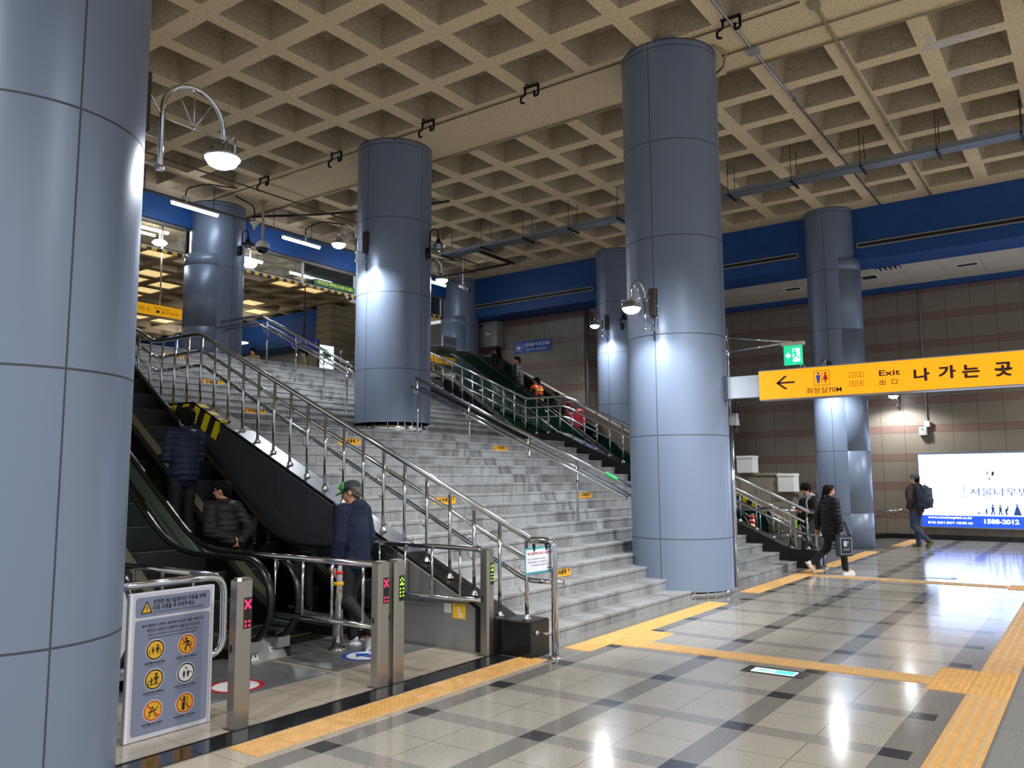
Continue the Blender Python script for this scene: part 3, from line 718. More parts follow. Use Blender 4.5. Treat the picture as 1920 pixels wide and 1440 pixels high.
tactile(14.705, 15.3, .71, 1.305, 'dots', 'far dotted tactile block at the right edge')
tactile(14.85, 15.15, 1.31, 4.28, 'barsY', 'thin far guide strip crossing the floor beneath the walking woman')
tactile(12.25, 15.9, 4.29, 4.585, 'dots', 'yellow dotted tactile strip along the stairs right of the big column')
tactile(16.5, 20.4, 4.29, 4.585, 'dots', 'yellow dotted tactile strip in front of the right escalators')
tactile(22.2, 24.8, 4.1, 4.4, 'dots', 'yellow tactile strip near the far wall beyond the far column')
t = thing('shutter_threshold', 'dark polished steel threshold strip behind the tactile strip', 'threshold', (4.8, 4.85, 0))
b = MB()
for k in range(6): b.bbox(2.55+k*.68, 2.55+(k+1)*.68-.003, 4.735, 4.965, 0, .006, .003)
b.build('plates', mat('threshold_steel', '5b5f66', .14, .9), t)
MB().box(2.55, 6.63, 4.965, 4.985, 0, .009).build('channel', DARKMET, t)
EXG = mat('exit_green_lit', '49d8b4', .3, emit=.4)
EXW = mat('exit_white_lit', 'c9f3e4', .3, emit=.42)
for x, y, lab in ((7.45, 2.49, 'lit green exit marker set in the floor in the foreground'), (15.78, 2.40, 'lit green exit marker in the far floor near the woman')):
    t = thing('floor_exit_light', lab, 'exit light', (x, y, 0))
    MB().bbox(x-.13, x+.13, y-.28, y+.27, 0, .004, .002).build('frame', mat('floor_light_frame', '3b3c3b', .3, .6), t)
    MB().box(x-.085, x+.065, y-.19, y+.19, .004, .007).build('glass', EXW, t)
    f = Face((x-.085, y+.19, .0075), (0, -1, 0), (1, 0, 0)); f.rect(.2, .015, .365, .135, .0005)
    f.poly([(.03, .075), (.09, .03), (.09, .055), (.18, .055), (.18, .095), (.09, .095), (.09, .12)], .0005); f.mb.build('symbol', EXG, t)

# ================================================================ barriers, gates and bollard
def barrier(name, label, top, low, balusters, feet=(), r=.027, extra=None):
    t = thing(name, label, 'barrier', (top[0][0], top[0][1], 0))
    MB().tube(fillet(top, .13, 6), r, 14).build('top_rail', STEEL, t)
    if low: MB().tube(fillet(low, .1, 5), r*.9, 12).build('bottom_rail', STEEL, t)
    for p0, p1 in balusters: MB().cyl(p0, p1, .0135, 10).build('baluster', STEEL, t)
    for p in feet: MB().lathe([(.05, 0), (.05, .01), (.03, .03)], p, 14).build('floor_flange', CHROME, t)
    return t
barrier('barrier_rail', 'steel tube barrier wrapping the poster and the leftmost gate post', [(2.80, 5.41, 1.01), (3.82, 5.41, 1.01), (3.83, 5.41, .45), (2.8, 5.41, .45)], [(3.78, 5.45, 1.01), (3.80, 6.9, 1.01)],
        [((3.79, 5.75+.42*k, 0), (3.79, 5.75+.42*k, 1.0)) for k in range(3)]+[((3.0, 5.41, 0), (3.0, 5.41, 1.0))])
b_ = barrier('barrier_rail', 'steel barrier with five balusters between the two gate lanes', [(5.20, 6.98, .78), (5.20, 6.94, .985), (5.19, 5.10, .985)], [(5.19, 5.08, .455), (5.2, 6.75, .455)],
        [((5.195, y, .455), (5.195, y, .985)) for y in (5.35, 5.75, 6.15, 6.55)])
barrier('barrier_rail', 'steel barrier with balusters in front of the stainless stringer panel', [(6.50, 7.05, 1.03), (6.52, 6.5, 1.03), (6.56, 5.10, 1.02), (6.57, 5.06, .95)], [(6.55, 5.06, .52), (6.5, 6.3, .52), (6.57, 6.4, .52)],
        [((6.54-.02*k, 5.35+.36*k, .52), (6.54-.02*k, 5.35+.36*k, 1.03)) for k in range(4)])
LEDR = mat('led_red', 'ff1f4a', .4, emit=1.2); LEDG = mat('led_green', '8ff21c', .4, emit=.9)
def gate_post(x0, x1, y0, y1, label, mark):
    t = thing('gate_post', label, 'gate post', ((x0+x1)/2, (y0+y1)/2, 0))
    MB().bbox(x0, x1, y0, y1, 0, 1.03, .018).build('housing', mat('gate_steel', 'aaa59c', .3, .95), t)
    w = x1-x0; f = Face((x0, y0-.0005, 0), (1, 0, 0), (0, 0, 1)); f.rect(w*.36, .68, w*.86, .895, .001).mb.build('display_window', BLACKPL, t)
    g = Face(f.o, f.r, f.u); cx = w*.61; d = w*.105
    def dot(i, j): g.disc(cx+(i-1)*d*1.3, .885-.0167*(j+.7), d*.62, .002, None, 8)
    if mark == 'x':
        for i, j in ((-.1, 0), (2.1, 0), (.4, .8), (1.6, .8), (1, 1.5), (.4, 2.2), (1.6, 2.2), (-.1, 3), (2.1, 3), (.1, 8.6), (1.9, 8.6), (.1, 10.4), (1.9, 10.4)): dot(i, j)
    else:
        for i, j in ((1, 0), (0, 1), (2, 1), (1, 2.4), (0, 3.2), (1, 3.2), (2, 3.2), (0, 5.4), (2, 5.4), (0, 7.2), (2, 7.2), (0, 9), (2, 9)): dot(i, j)
    g.mb.build('led_symbol', LEDR if mark == 'x' else LEDG, t)
    h = Face((x0-.0005, y1, 0), (0, -1, 0), (0, 0, 1)); h.rect(.03, .52, .05, .57, .001).mb.build('key_slot', INK, t)
    MB().box(x0-.012, x1+.012, y0-.012, y1+.012, 0, .004).build('foot_seal', mat('foot_seal', '3a3733', .7), t)
gate_post(3.64, 3.77, 4.98, 5.09, 'steel gate post with red cross display beside the poster', 'x')
gate_post(5.025, 5.155, 4.98, 5.09, 'steel gate post with red cross display, left one of the middle pair', 'x')
gate_post(5.215, 5.345, 4.98, 5.09, 'steel gate post with green arrow display, right one of the middle pair', 'g')
gate_post(6.52, 6.63, 4.98, 5.09, 'steel gate post with green arrow display against the stringer wall', 'g')
t = thing('bollard', 'round steel bollard with two red bands and one yellow band', 'bollard', (5.91, 6.44, 0))
MB().lathe([(.057, .008), (.057, .93), (.045, .955), (.0, .96)], (5.91, 6.44, 0), 24).build('post', CHROME, t)
MB().lathe([(.095, .006), (.095, .018), (.06, .035)], (5.91, 6.44, 0), 24).build('base_collar', CHROME, t)
for z, n in ((.865, 'd5241f'), (.775, 'd5241f'), (.665, 'f0b010')):
    MB().lathe([(.0585, z-.018), (.062, z-.014), (.062, z+.014), (.0585, z+.018)], (5.91, 6.44, 0), 24).build('red_band' if n[0] == 'd' else 'yellow_band', mat('band_'+n, n, .45), t)

# ---------------------------------------------------------------- safety poster
t = thing('poster_board', 'tall grey safety poster with six round pictograms in a white frame', 'poster', (3.05, 5.33, 0))
PG = mat('poster_grey', '7d87a2', .45); PGD = mat('poster_header', '6f7994', .45); PW = mat('poster_white', 'c9ccd8', .45)
MB().bbox(3.04, 3.685, 5.325, 5.36, .005, .965, .004).build('board', PW, t)
f = Face((3.05, 5.3245, .005), (1, 0, 0), (0, 0, 1))
f.rrect(.035, .03, .60, .78, .02, .001); f.rrect(.035, .798, .60, .93, .02, .001); f.mb.build('background', PG, t)
for a, b in ((0, .022), (.612, .635)): pass
e = Face(f.o, f.r, f.u); e.rect(-.008, 0, .014, .955, .002).rect(.615, 0, .632, .955, .002); e.mb.build('side_strip', mat('poster_strip', 'e3e6ea', .35), t)
k = Face(f.o, f.r, f.u)
k.text('안전한 에스컬레이터 이용을 위해', .16, .875, .40, .034, .003, 'l', .02).text('다음 사항을 꼭 지켜주세요', .16, .838, .31, .034, .003, 'l', .02)
k.text('FOR YOUR SAFETY, PLEASE FOLLOW THE INSTRUCTIONS BELOW', .16, .818, .39, .010, .003)
k.text('몸이 불편한 노약자는 엘리베이터(승강기)를 이용하시고', .32, .725, .47, .024, .003, 'c', .01).text('어린이는 보호자가 동행하여 손을 잡고 타십시오', .32, .693, .40, .024, .003, 'c', .01)
k.text('Elderly is advised to use the elevators children should', .32, .668, .38, .015, .003, 'c').text('be held by the hands of the accompanying adults.', .32, .646, .36, .015, .003, 'c')
CP = [(.187, .572), (.425, .572), (.187, .378), (.425, .378), (.187, .173), (.425, .173)]
for (cx, cy), s1, s2 in zip(CP, ['손잡이를 꼭 잡으세요', '걷거나 뛰지 마세요', '보호자와 함께 이용하세요', '안전선 안에 서 주세요', '유모차를 싣지 마세요', '에스컬레이터에 기대지 마세요'], ['PLEASE HOLD THE HANDRAIL', 'DO NOT RUN OR WALK', 'KEEP CHILDREN WITH YOU', 'STAY INSIDE THE LINES', 'DO NOT LOAD STROLLERS', 'DO NOT LEAN ON THE SIDES']):
    k.text(s1, cx, cy-.092, .15 if cx < .3 else .16, .016, .003, 'c', .02).text(s2, cx, cy-.103, .12, .006, .003, 'c')
k.mb.build('lettering', INK, t)
for i, (cx, cy) in enumerate(CP):
    d = Face(f.o, f.r, f.u); d.disc(cx, cy, .071, .002); pic = d.mb.build('pictogram', PAPER, t)
    yl = Face(f.o, f.r, f.u); rd = Face(f.o, f.r, f.u); bk = Face(f.o, f.r, f.u)
    if i != 3: yl.disc(cx, cy, .058, .003); yl.mb.build('yellow_field', mat('pict_yellow', 'e3b02a', .45), pic)
    no = i in (1, 4, 5); (rd if no else bk).ring(cx, cy, .057, .066, .004)
    if no: rd.line(cx-.042, cy+.042, cx+.042, cy-.042, .008, .006)
    def fig(x, y, s, w=1):
        bk.disc(x, y+.82*s, .13*s, .005, None, 12); bk.poly([(x-.16*s*w, y+.64*s), (x+.16*s*w, y+.64*s), (x+.10*s*w, y+.3*s), (x-.10*s*w, y+.3*s)], .005)
        for q in (-1, 1): bk.line(x+q*.06*s, y+.32*s, x+q*.07*s, y, .08*s, .005).line(x+q*.17*s, y+.62*s, x+q*.24*s, y+.34*s, .06*s, .005)
    if i == 0: fig(cx-.018, cy-.022, .045); fig(cx+.016, cy-.025, .062); bk.line(cx-.04, cy-.03, cx-.045, cy, .004, .005).line(cx+.038, cy-.03, cx+.04, cy, .004, .005)
    if i == 2: fig(cx-.02, cy-.03, .045); fig(cx+.014, cy-.03, .075); bk.line(cx-.042, cy-.032, cx+.04, cy-.032, .005, .005).line(cx-.042, cy-.032, cx-.042, cy+.0, .004, .005)
    if i == 1:
        bk.disc(cx-.008, cy+.038, .009, .005); bk.line(cx-.002, cy+.026, cx+.004, cy-.006, .02, .005).line(cx+.004, cy-.004, cx+.03, cy-.012, .01, .005).line(cx+.03, cy-.012, cx+.036, cy+.006, .008, .005)
        bk.line(cx, cy-.006, cx-.014, cy-.024, .01, .005).line(cx-.014, cy-.024, cx-.008, cy-.045, .009, .005).line(cx, cy+.022, cx-.034, cy+.006, .007, .005).line(cx+.004, cy+.022, cx+.028, cy+.01, .007, .005)
    if i == 3:
        for q in (-1, 1): bk.disc(cx+q*.015, cy-.004, .008, .005, .02, 12); bk.disc(cx+q*.015, cy-.026, .006, .005, None, 10)
        bk.disc(cx, cy+.032, .007, .005, None, 8); bk.disc(cx+.034, cy, .006, .005, None, 8)
    if i == 4: bk.disc(cx-.004, cy+.02, .008, .005); bk.line(cx-.03, cy-.008, cx+.02, cy+.004, .012, .005).line(cx+.02, cy, cx+.036, cy+.026, .005, .005); bk.ring(cx-.024, cy-.028, .006, .010, .005, 12).ring(cx+.018, cy-.028, .006, .010, .005, 12)
    if i == 5: bk.disc(cx-.006, cy+.036, .010, .005); bk.line(cx-.006, cy+.026, cx-.012, cy-.01, .022, .005).line(cx-.016, cy-.008, cx-.018, cy-.045, .010, .005).line(cx-.006, cy-.008, cx-.006, cy-.045, .010, .005).line(cx+.018, cy+.042, cx+.018, cy-.04, .004, .005)
    if no: rd.mb.build('prohibition_mark', mat('pict_red', 'c9402a', .45), pic)
    bk.mb.build('figure', INK, pic)
yl = Face(f.o, f.r, f.u); yl.poly([(.075, .825), (.148, .825), (.112, .90)], .003); wt = yl.mb.build('warning_triangle', mat('pict_yellow', 'e3b02a', .45), t)
bk = Face(f.o, f.r, f.u)
bk.poly([(.109, .868), (.115, .868), (.1135, .843), (.1105, .843)], .006).disc(.112, .836, .003, .006, None, 8)
for a, b in (((.075, .825), (.148, .825)), ((.148, .825), (.112, .90)), ((.112, .90), (.075, .825))): bk.line(*a, *b, .006, .005)
bk.mb.build('warning_mark', INK, wt)

# ================================================================ lamps
IRON = mat('black_iron', '0e0e10', .4, .4)
def arc_lamp(sx, sy, z, d, label, power=110, po=.30, lo=.74):
    t = thing('arc_lamp', label, 'wall lamp', (sx, sy, z), 'curved arm floodlights on columns and wall')
    D = Vector((d[0], d[1], 0)); N = Vector((-d[1], d[0], 0)); o = Vector((sx, sy, z)); Z = Vector((0, 0, 1))
    P = lambda a, h, n=0: o+D*a+N*n+Z*h
    # lens centre at a = .74, h = 0; the pole stands off the column on brackets
    rr = (lo-po)/2; mc = (lo+po)/2
    pole = [P(po, -.22), P(po, .21)]+arc(P(mc, .21), rr, PI, .1, 14, D, Z)+[P(lo, .13)]
    MB().tube(pole, .019, 12).ell(P(po, -.23), (.03, .03, .03)).build('arm', STEEL, t)
    b = MB().cyl(P(po, .15), P(lo, .14), .008, 8)
    c = P(mc, .15)
    for a in (.9, 1.57, 2.2): b.cyl(c, P(mc+rr*math.cos(a), .21+rr*math.sin(a)), .005, 6)
    b.ell(c, (.02, .02, .02)).build('brace', STEEL, t)
    b = MB()
    for s in (-1, 1): b.cyl(P(.0, -.22, s*.055), P(.0, .42, s*.055), .006, 6)
    for h in (-.22, -.02, .42): b.cyl(P(0, h, -.055), P(0, h, .055), .006, 6).cyl(P(0, h, 0), P(po, min(h, .16), 0), .008, 6)
    b.build('bracket', STEEL, t)
    q = Matrix((D.to_4d(), N.to_4d(), Z.to_4d(), (0, 0, 0, 1))).transposed(); q = Matrix.Translation(o) @ Matrix(((d[0], -d[1], 0, 0), (d[1], d[0], 0, 0), (0, 0, 1, 0), (0, 0, 0, 1)))
    MB().bbox(.012, .085, -.055, .055, 0, .42, .008, q).build('ballast_box', mat('ballast_brown', '2b2623', .5), t)
    MB().tube(fillet([P(.05, 0, .03), P(.09, -.1, .05), P(.06, -.16, .02), P(.02, -.12, 0)], .06), .007, 6).cyl(P(.03, -.22), P(.015, -.36), .008, 6).build('cable', BLACKPL, t)
    L = P(lo, 0)
    MB().lathe([(.055, .10), (.06, .105), (.06, .06), (.085, .05), (.135, .018), (.142, 0), (.13, 0)][::-1], L, 28).build('lamp_head', STEEL, t)
    y = MB()
    for s in (-1, 1): y.cyl(L+N*s*.15+Z*.01, L+N*s*.15+Z*.13, .007, 6)
    y.cyl(L+N*.15+Z*.13, L-N*.15+Z*.13, .009, 6).build('yoke', STEEL, t)
    MB().lathe([(.0, -.075), (.05, -.07), (.1, -.045), (.13, .0)], L, 28).build('lens', LAMPON, t)
    l = light('lamp_light', 'SPOT', L-Z*.11, power, (.93, .97, 1), .1, cone=2.75, blend=.45)
    return t
arc_lamp(2.87, 5.25, 4.14, (1, 0), 'bright arc lamp on the huge left column', 60, .20, .70)
arc_lamp(10.97, 5.25, 4.10, (-1, 0), 'lit arc lamp on the big column before the stairs', 62)
arc_lamp(11.03, 11.38, 6.12, (-1, 0), 'lit arc lamp on the left side of the column on the landing', 170)
arc_lamp(12.53, 11.38, 6.02, (1, 0), 'lit arc lamp on the right side of the column on the landing', 150)
arc_lamp(20.63, 11.37, 6.0, (-1, 0), 'lit arc lamp on the column behind the right escalators', 120)
arc_lamp(20.65, 5.25, 4.1, (-1, 0), 'arc lamp on the far column, hidden by the yellow exit sign', 120)
arc_lamp(25.2, 4.55, 3.93, (-1, 0), 'arc lamp on the tiled wall just under the exit sign', 110)
def lantern(sx, sy, z, d, label):
    t = thing('lantern', label, 'wall lamp', (sx, sy, z), 'unlit black gooseneck lanterns')
    D = Vector((d[0], d[1], 0)).normalized(); o = Vector((sx, sy, z)); Z = Vector((0, 0, 1)); P = lambda a, h: o+D*a+Z*h
    MB().ell(P(.0, -.16), (.06, .06, .13)).build('wall_plate', IRON, t)
    MB().tube([P(.06, -.27), P(.06, .22)]+arc(P(.16, .22), .10, PI, .1, 10, D, Z)+[P(.265, .12)], .013, 10).cyl(P(0, -.12), P(.06, -.12), .012, 8).build('arm', IRON, t)
    MB().lathe([(.165, -.02), (.15, -.01), (.085, .01), (.06, .05), (.03, .12), (.018, .15), (.012, .17)], P(.265, -.02), 24).build('shade', IRON, t)
    MB().lathe([(.0, -.135), (.05, -.125), (.085, -.085), (.09, -.045), (.075, -.02)], P(.265, -.01), 20).build('glass_globe', glass('clear_globe', 'd8dcdc', .03, .12), t)
lantern(11.95, 10.63, 6.35, (.1, -1), 'black lantern on the right front of the landing column')
lantern(11.95, 16.72, 7.45, (.1, -1), 'black lantern on the column at the top of the stairs')
lantern(20.78, 10.97, 6.25, (-.75, -.65), 'black lantern partly hidden behind the big front column')

# fluorescent strips on a hung rail in front of the blue beam
t = thing('light_track', 'thin grey track hung under the ceiling carrying the strip lights', 'light track', (14, 16.3, 7.95))
MB().box(7.5, 19.8, 16.27, 16.33, 7.92, 7.965).build('rail', mat('track_grey', '5d5c58', .5), t)
for x in (9.2, 10.9, 12.6, 13.8, 15.5, 17.2, 18.9): MB().cyl((x, 16.3, 7.96), (x, 16.3, HC+.05), .008, 6).build('hanger_rod', DARKMET, t)
def strip(x0, x1, y, z, label, grp, cone=True):
    t = thing('strip_light', label, 'strip light', ((x0+x1)/2, y, z), grp)
    MB().bbox(x0, x1, y-.04, y+.04, z+.03, z+.075, .008).build('housing', WHITE, t)
    MB().cyl((x0+.03, y, z+.005), (x1-.03, y, z+.005), .034, 12).build('tube', TUBE, t)
    if not cone:
        for xx in (x0+.2, x1-.2): MB().cyl((xx, y, z+.07), (xx, y, HC+.5), .01, 6).build('hanger_rod', DARKMET, t)
    if cone:
        xm = x0+(x1-x0)*(.3 if cone is True else cone)
        MB().lathe([(.03, .08), (.035, .15), (.085, .21), (.09, .22), (.0, .22)], (xm, y, z), 16).build('cable_cone', WHITE, t)
        MB().tube(fillet([(xm, y, z+.22), (xm, y, z+.42), (xm+.3, y-.25, HC-.03), (xm+.9, y-.6, HC-.03)], .12), .016, 8).build('cable', BLACKPL, t)
G_ = 'strip lights along the blue beam'
strip(9.82, 11.03, 16.3, 7.83, 'lit strip light on the track above the left stair rail', G_)
strip(12.86, 14.10, 16.3, 7.77, 'lit strip light on the track between the stair-head column and landing column', G_, .6)
strip(15.6, 16.85, 16.3, 7.74, 'lit strip light on the track half hidden by the landing column', G_)
strip(18.0, 19.2, 16.3, 7.72, 'lit strip light on the track right of the landing column', G_, .1)
t = thing('speaker_cone', 'white cone fitting hung left of the landing column lamp', 'fitting', (11.95, 16.2, 7.75))
MB().lathe([(.0, .0), (.03, .0), (.045, .08), (.11, .16), (.115, .18), (0, .18)], (11.95, 16.2, 7.72), 18).build('cone', WHITE, t)
MB().tube(fillet([(11.95, 16.2, 7.9), (11.95, 16.2, 8.3), (11.4, 16.2, HC-.02)], .15), .016, 8).build('cable', BLACKPL, t)
strip(10.2, 11.8, 19.6, 8.2, 'strip light beyond the smoke barrier left of the stair-head column', 'strip lights beyond the smoke barrier', False)
strip(13.9, 15.1, 20, 8.18, 'strip light beyond the smoke barrier just right of the stair-head column', 'strip lights beyond the smoke barrier', False)
strip(16.1, 17.5, 20, 8.1, 'strip light beyond the smoke barrier above the green sign', 'strip lights beyond the smoke barrier', False)
for x, lab in ((11.55, 'round hanging lamp glowing left of the stair-head column'), (14.35, 'round hanging lamp glowing right of the stair-head column')):
    t = thing('pendant_lamp', lab, 'pendant lamp', (x, 19.6, 7.95), 'round hanging lamps beyond the smoke barrier')
    MB().cyl((x, 19.6, 8.0), (x, 19.6, HC+.3), .02, 8).build('stem', WHITE, t)
    MB().lathe([(.0, -.06), (.14, -.05), (.19, .0), (.14, .05), (.03, .08)], (x, 19.6, 7.9), 22).build('bowl', LAMPON, t)
    light('lamp_light', 'POINT', (x, 19.6, 7.75), 22, (.92, .97, 1), .15)
# ================================================================ smoke barrier at the top of the stairs
t = thing('smoke_barrier', 'clear smoke curtain panel with striped yellow and black lower edge under the blue beam', 'smoke barrier', (14, 17.6, 7.1))
MB().box(-4, 11.12, 17.6, 17.606, 7.1, 7.78).box(12.4, 20.6, 17.6, 17.606, 7.1, 7.78).build('clear_panel', glass('clear_panel', 'e9ecec', .03, .03), t)
MB().box(-4, 11.12, 17.57, 17.63, 7.05, 7.12).box(12.4, 20.5, 17.57, 17.63, 7.05, 7.12).build('striped_edge', m_hazard('hazard_small', 0, .26, 'd9b23a', '1a1815', 0), t)
MB().box(-4, 11.0, 17.56, 17.64, 7.70, 7.78).box(12.4, 20.6, 17.56, 17.64, 7.70, 7.78).build('head_rail', mat('rail_dull', '77726a', .4, .6), t)
MB().box(-4, 11.12, 17.565, 17.635, 7.12, 7.135).box(12.4, 20.5, 17.565, 17.635, 7.12, 7.135).build('lower_rail', mat('rail_pale', 'cfcfca', .4), t)
for x in (8.9, 11.08, 14.61, 16.55, 18.4, 20.45): MB().box(x-.035, x+.035, 17.58, 17.63, 7.1, 7.72).build('mullion', mat('rail_pale', 'cfcfca', .4) if x != 11.08 else DARKMET, t)
t = thing('smoke_barrier_sign', 'long green sign with yellow lettering on the striped edge', 'sign', (15.75, 17.56, 7.18))
f = Face((14.99, 17.55, 7.16), (1, 0, 0), (0, 0, 1)); f.rect(0, 0, 1.53, .17, 0).mb.build('plate', mat('sign_green', '137238', .5), t)
g = Face(f.o, f.r, f.u); g.text('제연경계벽(소방시설)', .77, .03, 1.36, .115, .003, 'c', .03); g.mb.build('lettering', mat('sign_green_letters', 'dde23c', .5), t)

# ================================================================ cameras, tray, conduits, hooks
CAMW = mat('camera_white', 'c9c8c4', .4)
t = thing('dome_camera', 'pale dome camera on a long ceiling pole beside the stair-head column', 'camera', (12.1, 16.0, 7.2))
MB().cyl((12.05, 16.0, 7.4), (12.05, 16.0, HC+.02), .035, 10).lathe([(.1, 0), (.1, .02)], (12.05, 16, HC-.02), 14).build('pole', mat('pole_beige', 'b0a48c', .5), t)
MB().lathe([(.04, .2), (.12, .16), (.17, .06), (.17, .0)][::-1], (12.05, 16, 7.24), 22).build('housing', CAMW, t)
MB().lathe([(.0, -.13), (.08, -.11), (.13, -.05), (.145, 0)], (12.05, 16, 7.24), 22).build('dome', mat('dome_dark', '22242a', .1), t)
def bullet(x, y, z, d, label, pole):
    t = thing('security_camera', label, 'camera', (x, y, z)); D = Vector(d).normalized(); o = Vector((x, y, z))
    MB().tube([o-D*.17, o+D*.17], .05, 14).build('body', CAMW, t); MB().tube([o+D*.165, o+D*.20], .055, 14).build('lens_hood', BLACKPL, t)
    MB().tube(pole, .02, 8).build('mount', CAMW, t)
bullet(19.0, 15.4, 7.5, (.3, -.8, -.45), 'white tube camera on a drop pole right of the landing column', [(19.0, 15.4, 7.55), (18.95, 15.4, 7.65), (18.95, 15.4, 8.9)])
bullet(16.5, 17.5, 6.9, (.5, -.8, -.4), 'white tube camera clamped to the striped edge near the landing column', [(16.5, 17.5, 6.95), (16.4, 17.58, 7.06)])
bullet(16.25, 17.5, 6.98, (-.5, -.8, -.3), 'second white tube camera beneath the end of the green sign', [(16.25, 17.5, 7.0), (16.25, 17.58, 7.06)])
TR = mat('tray_zinc', '8f979f', .4, .7)
t = thing('cable_tray', 'long zinc cable tray hung under the ceiling across the picture', 'cable tray', (16.5, 5, 7.75))
b = MB(); tx0, tx1, tz = 16.40, 16.74, 7.72
b.box(tx0, tx1, -6, 14.2, tz, tz+.006).box(tx0, tx0+.006, -6, 14.2, tz, tz+.09).box(tx1-.006, tx1, -6, 14.2, tz, tz+.09)
for k in range(3): b.box(tx0+.06+.1*k, tx0+.075+.1*k, -6, 14.2, tz-.008, tz)
b.build('tray', TR, t)
for y in [-.6+1.33*k for k in range(12)]:
    MB().box(tx0-.05, tx1+.12, y-.02, y+.02, tz-.04, tz-.005).cyl((tx0-.03, y, tz-.03), (tx0-.03, y, HC+.05), .007, 6).cyl((tx1+.04, y, tz-.03), (tx1+.04, y, HC+.05), .007, 6).build('hanger', DARKMET, t)
MB().box(16.7, 18.3, 13.0, 13.12, 7.72, 7.76).box(18.2, 18.3, 13.05, 15.6, 7.72, 7.76).build('branch', DARKMET, t)
def pipe(name, label, pts, r, m, clips=(), extra=None):
    t = thing(name, label, 'conduit', pts[0]); MB().tube(fillet(pts, .06), r, 8).build('pipe', m, t)
    if clips:
        b = MB()
        for c in clips: b.box(c[0]-.025, c[0]+.025, c[1]-.03, c[1]+.03, c[2]-r, HC)
        b.build('clips', STEEL, t)
    return t
CON = mat('conduit_painted', '9c8d6f', .6); ZINC = mat('conduit_zinc', 'aeb2b8', .25, .9)
z_ = HC-.03
pipe('ceiling_conduit', 'shiny zinc conduit crossing the ceiling right of the big column', [(6, 3.985, z_), (21.25, 3.985, z_)], .02, ZINC, [(x, 3.985, z_) for x in (9.5, 12.1, 14.2, 16, 18)])
t = thing('ceiling_box', 'small pale junction box on the shiny ceiling conduit', 'junction box', (12.1, 3.98, HC)); MB().bbox(12.0, 12.2, 3.89, 4.08, HC-.08, HC, .01).build('box', GREYBOX, t)
pipe('ceiling_conduit', 'beige conduit crossing the ceiling towards the upper right', [(11.4, 2.85, z_), (21.25, 2.85, z_)], .024, CON, [(x, 2.85, z_) for x in (13, 16.3, 19)])
t = thing('ceiling_box', 'small pale box where the beige conduit starts', 'junction box', (11.38, 2.85, HC)); MB().bbox(11.3, 11.46, 2.77, 2.93, HC-.07, HC, .01).build('box', CON, t)
pipe('ceiling_conduit', 'dark conduit along the left edge of the wide ceiling beam', [(11.22, 3.0, z_), (11.22, 17.4, z_)], .014, mat('conduit_dark', '5b5040', .6))
pipe('ceiling_conduit', 'painted pipe along the right edge of the wide ceiling beam', [(12.58, 5.9, z_), (12.58, 17.4, z_)], .022, CON)
pipe('ceiling_conduit', 'painted pipe along the wide beam from the big column to the right edge', [(12.6, 4.6, z_), (12.6, -4, z_)], .018, CON)
pipe('ceiling_conduit', 'thin pipe along the wide beam towards the upper right corner', [(12.0, 4.45, z_), (12.0, -4, z_)], .016, CON)
pipe('ceiling_conduit', 'loop of cable curling over the top of the big front column', [(11.6, 4.45, HC-.03), (11.9, 4.35, HC-.05), (12.2, 4.5, HC-.1), (12.42, 4.8, HC-.12)], .02, CON)
pipe('ceiling_conduit', 'black cable bundle running from the stair-head column to the landing column', [(12.4, 16.9, 8.3), (13.4, 15.6, 8.36), (14.2, 13.9, 8.38), (14.6, 12.3, 8.36)], .03, BLACKPL)
pipe('ceiling_conduit', 'long thin conduit hung below the blue beam on the left', [(7.5, 15.2, 8.3), (19.5, 15.2, 8.3)], .02, mat('conduit_dark', '5b5040', .6))
for i, (y, lab) in enumerate([(14.82, 'fifth and farthest'), (12.48, 'fourth'), (9.97, 'third'), (7.61, 'second'), (4.07, 'nearest')]):
    t = thing('ceiling_hook', lab+' black hook bracket along the left edge of the wide ceiling beam', 'hook', (11.1, y, HC), 'black hook brackets on the wide beam')
    b = MB().tube(fillet([(11.05, y, HC), (11.05, y, HC-.14), (11.05, y+.09, HC-.16), (11.05, y+.09, HC-.26), (11.05, y+.02, HC-.28)], .03), .02, 8)
    b.tube(fillet([(11.08, y-.25, HC-.02), (11.08, y-.25, HC-.18), (11.08, y-.17, HC-.2), (11.08, y-.17, HC-.1)], .03), .022, 8); b.box(11.03, 11.09, y-.27, y+.03, HC-.02, HC)
    if i: b.box(10.97, 11.02, y-.08, y-.03, HC, HC+.32)
    b.build('hook', IRON, t)
t = thing('hanging_red_box', 'red box just showing in the top right corner', 'box', (12.5, .1, 8.05)); MB().bbox(12.15, 12.85, -.45, .40, 7.92, 8.3, .02).cyl((12.5, .1, 8.3), (12.5, .1, HC), .02, 6).build('casing', mat('red_box', '8e1b22', .5), t)

t = thing('plaster_patch', 'white flaking plaster patches on the ceiling ribs near the top right corner', 'stain', (14.6, 1.7, HC))
for pts in ([(13.25, 1.66), (13.32, 1.74), (13.55, 1.72), (13.5, 1.62)], [(13.62, 1.8), (13.8, 1.86), (13.84, 1.5), (13.78, 1.1), (13.70, .8), (13.62, 1.2)], [(14.8, 1.66), (14.98, 1.7), (15.02, 1.45), (14.9, 1.2), (14.8, 1.4)]):
    MB().prism(pts, HC-.006, HC-.0005, 'z').build('patch', mat('white_plaster', 'cfc9bd', .8, noise_amt=.2, nscale=20), t)

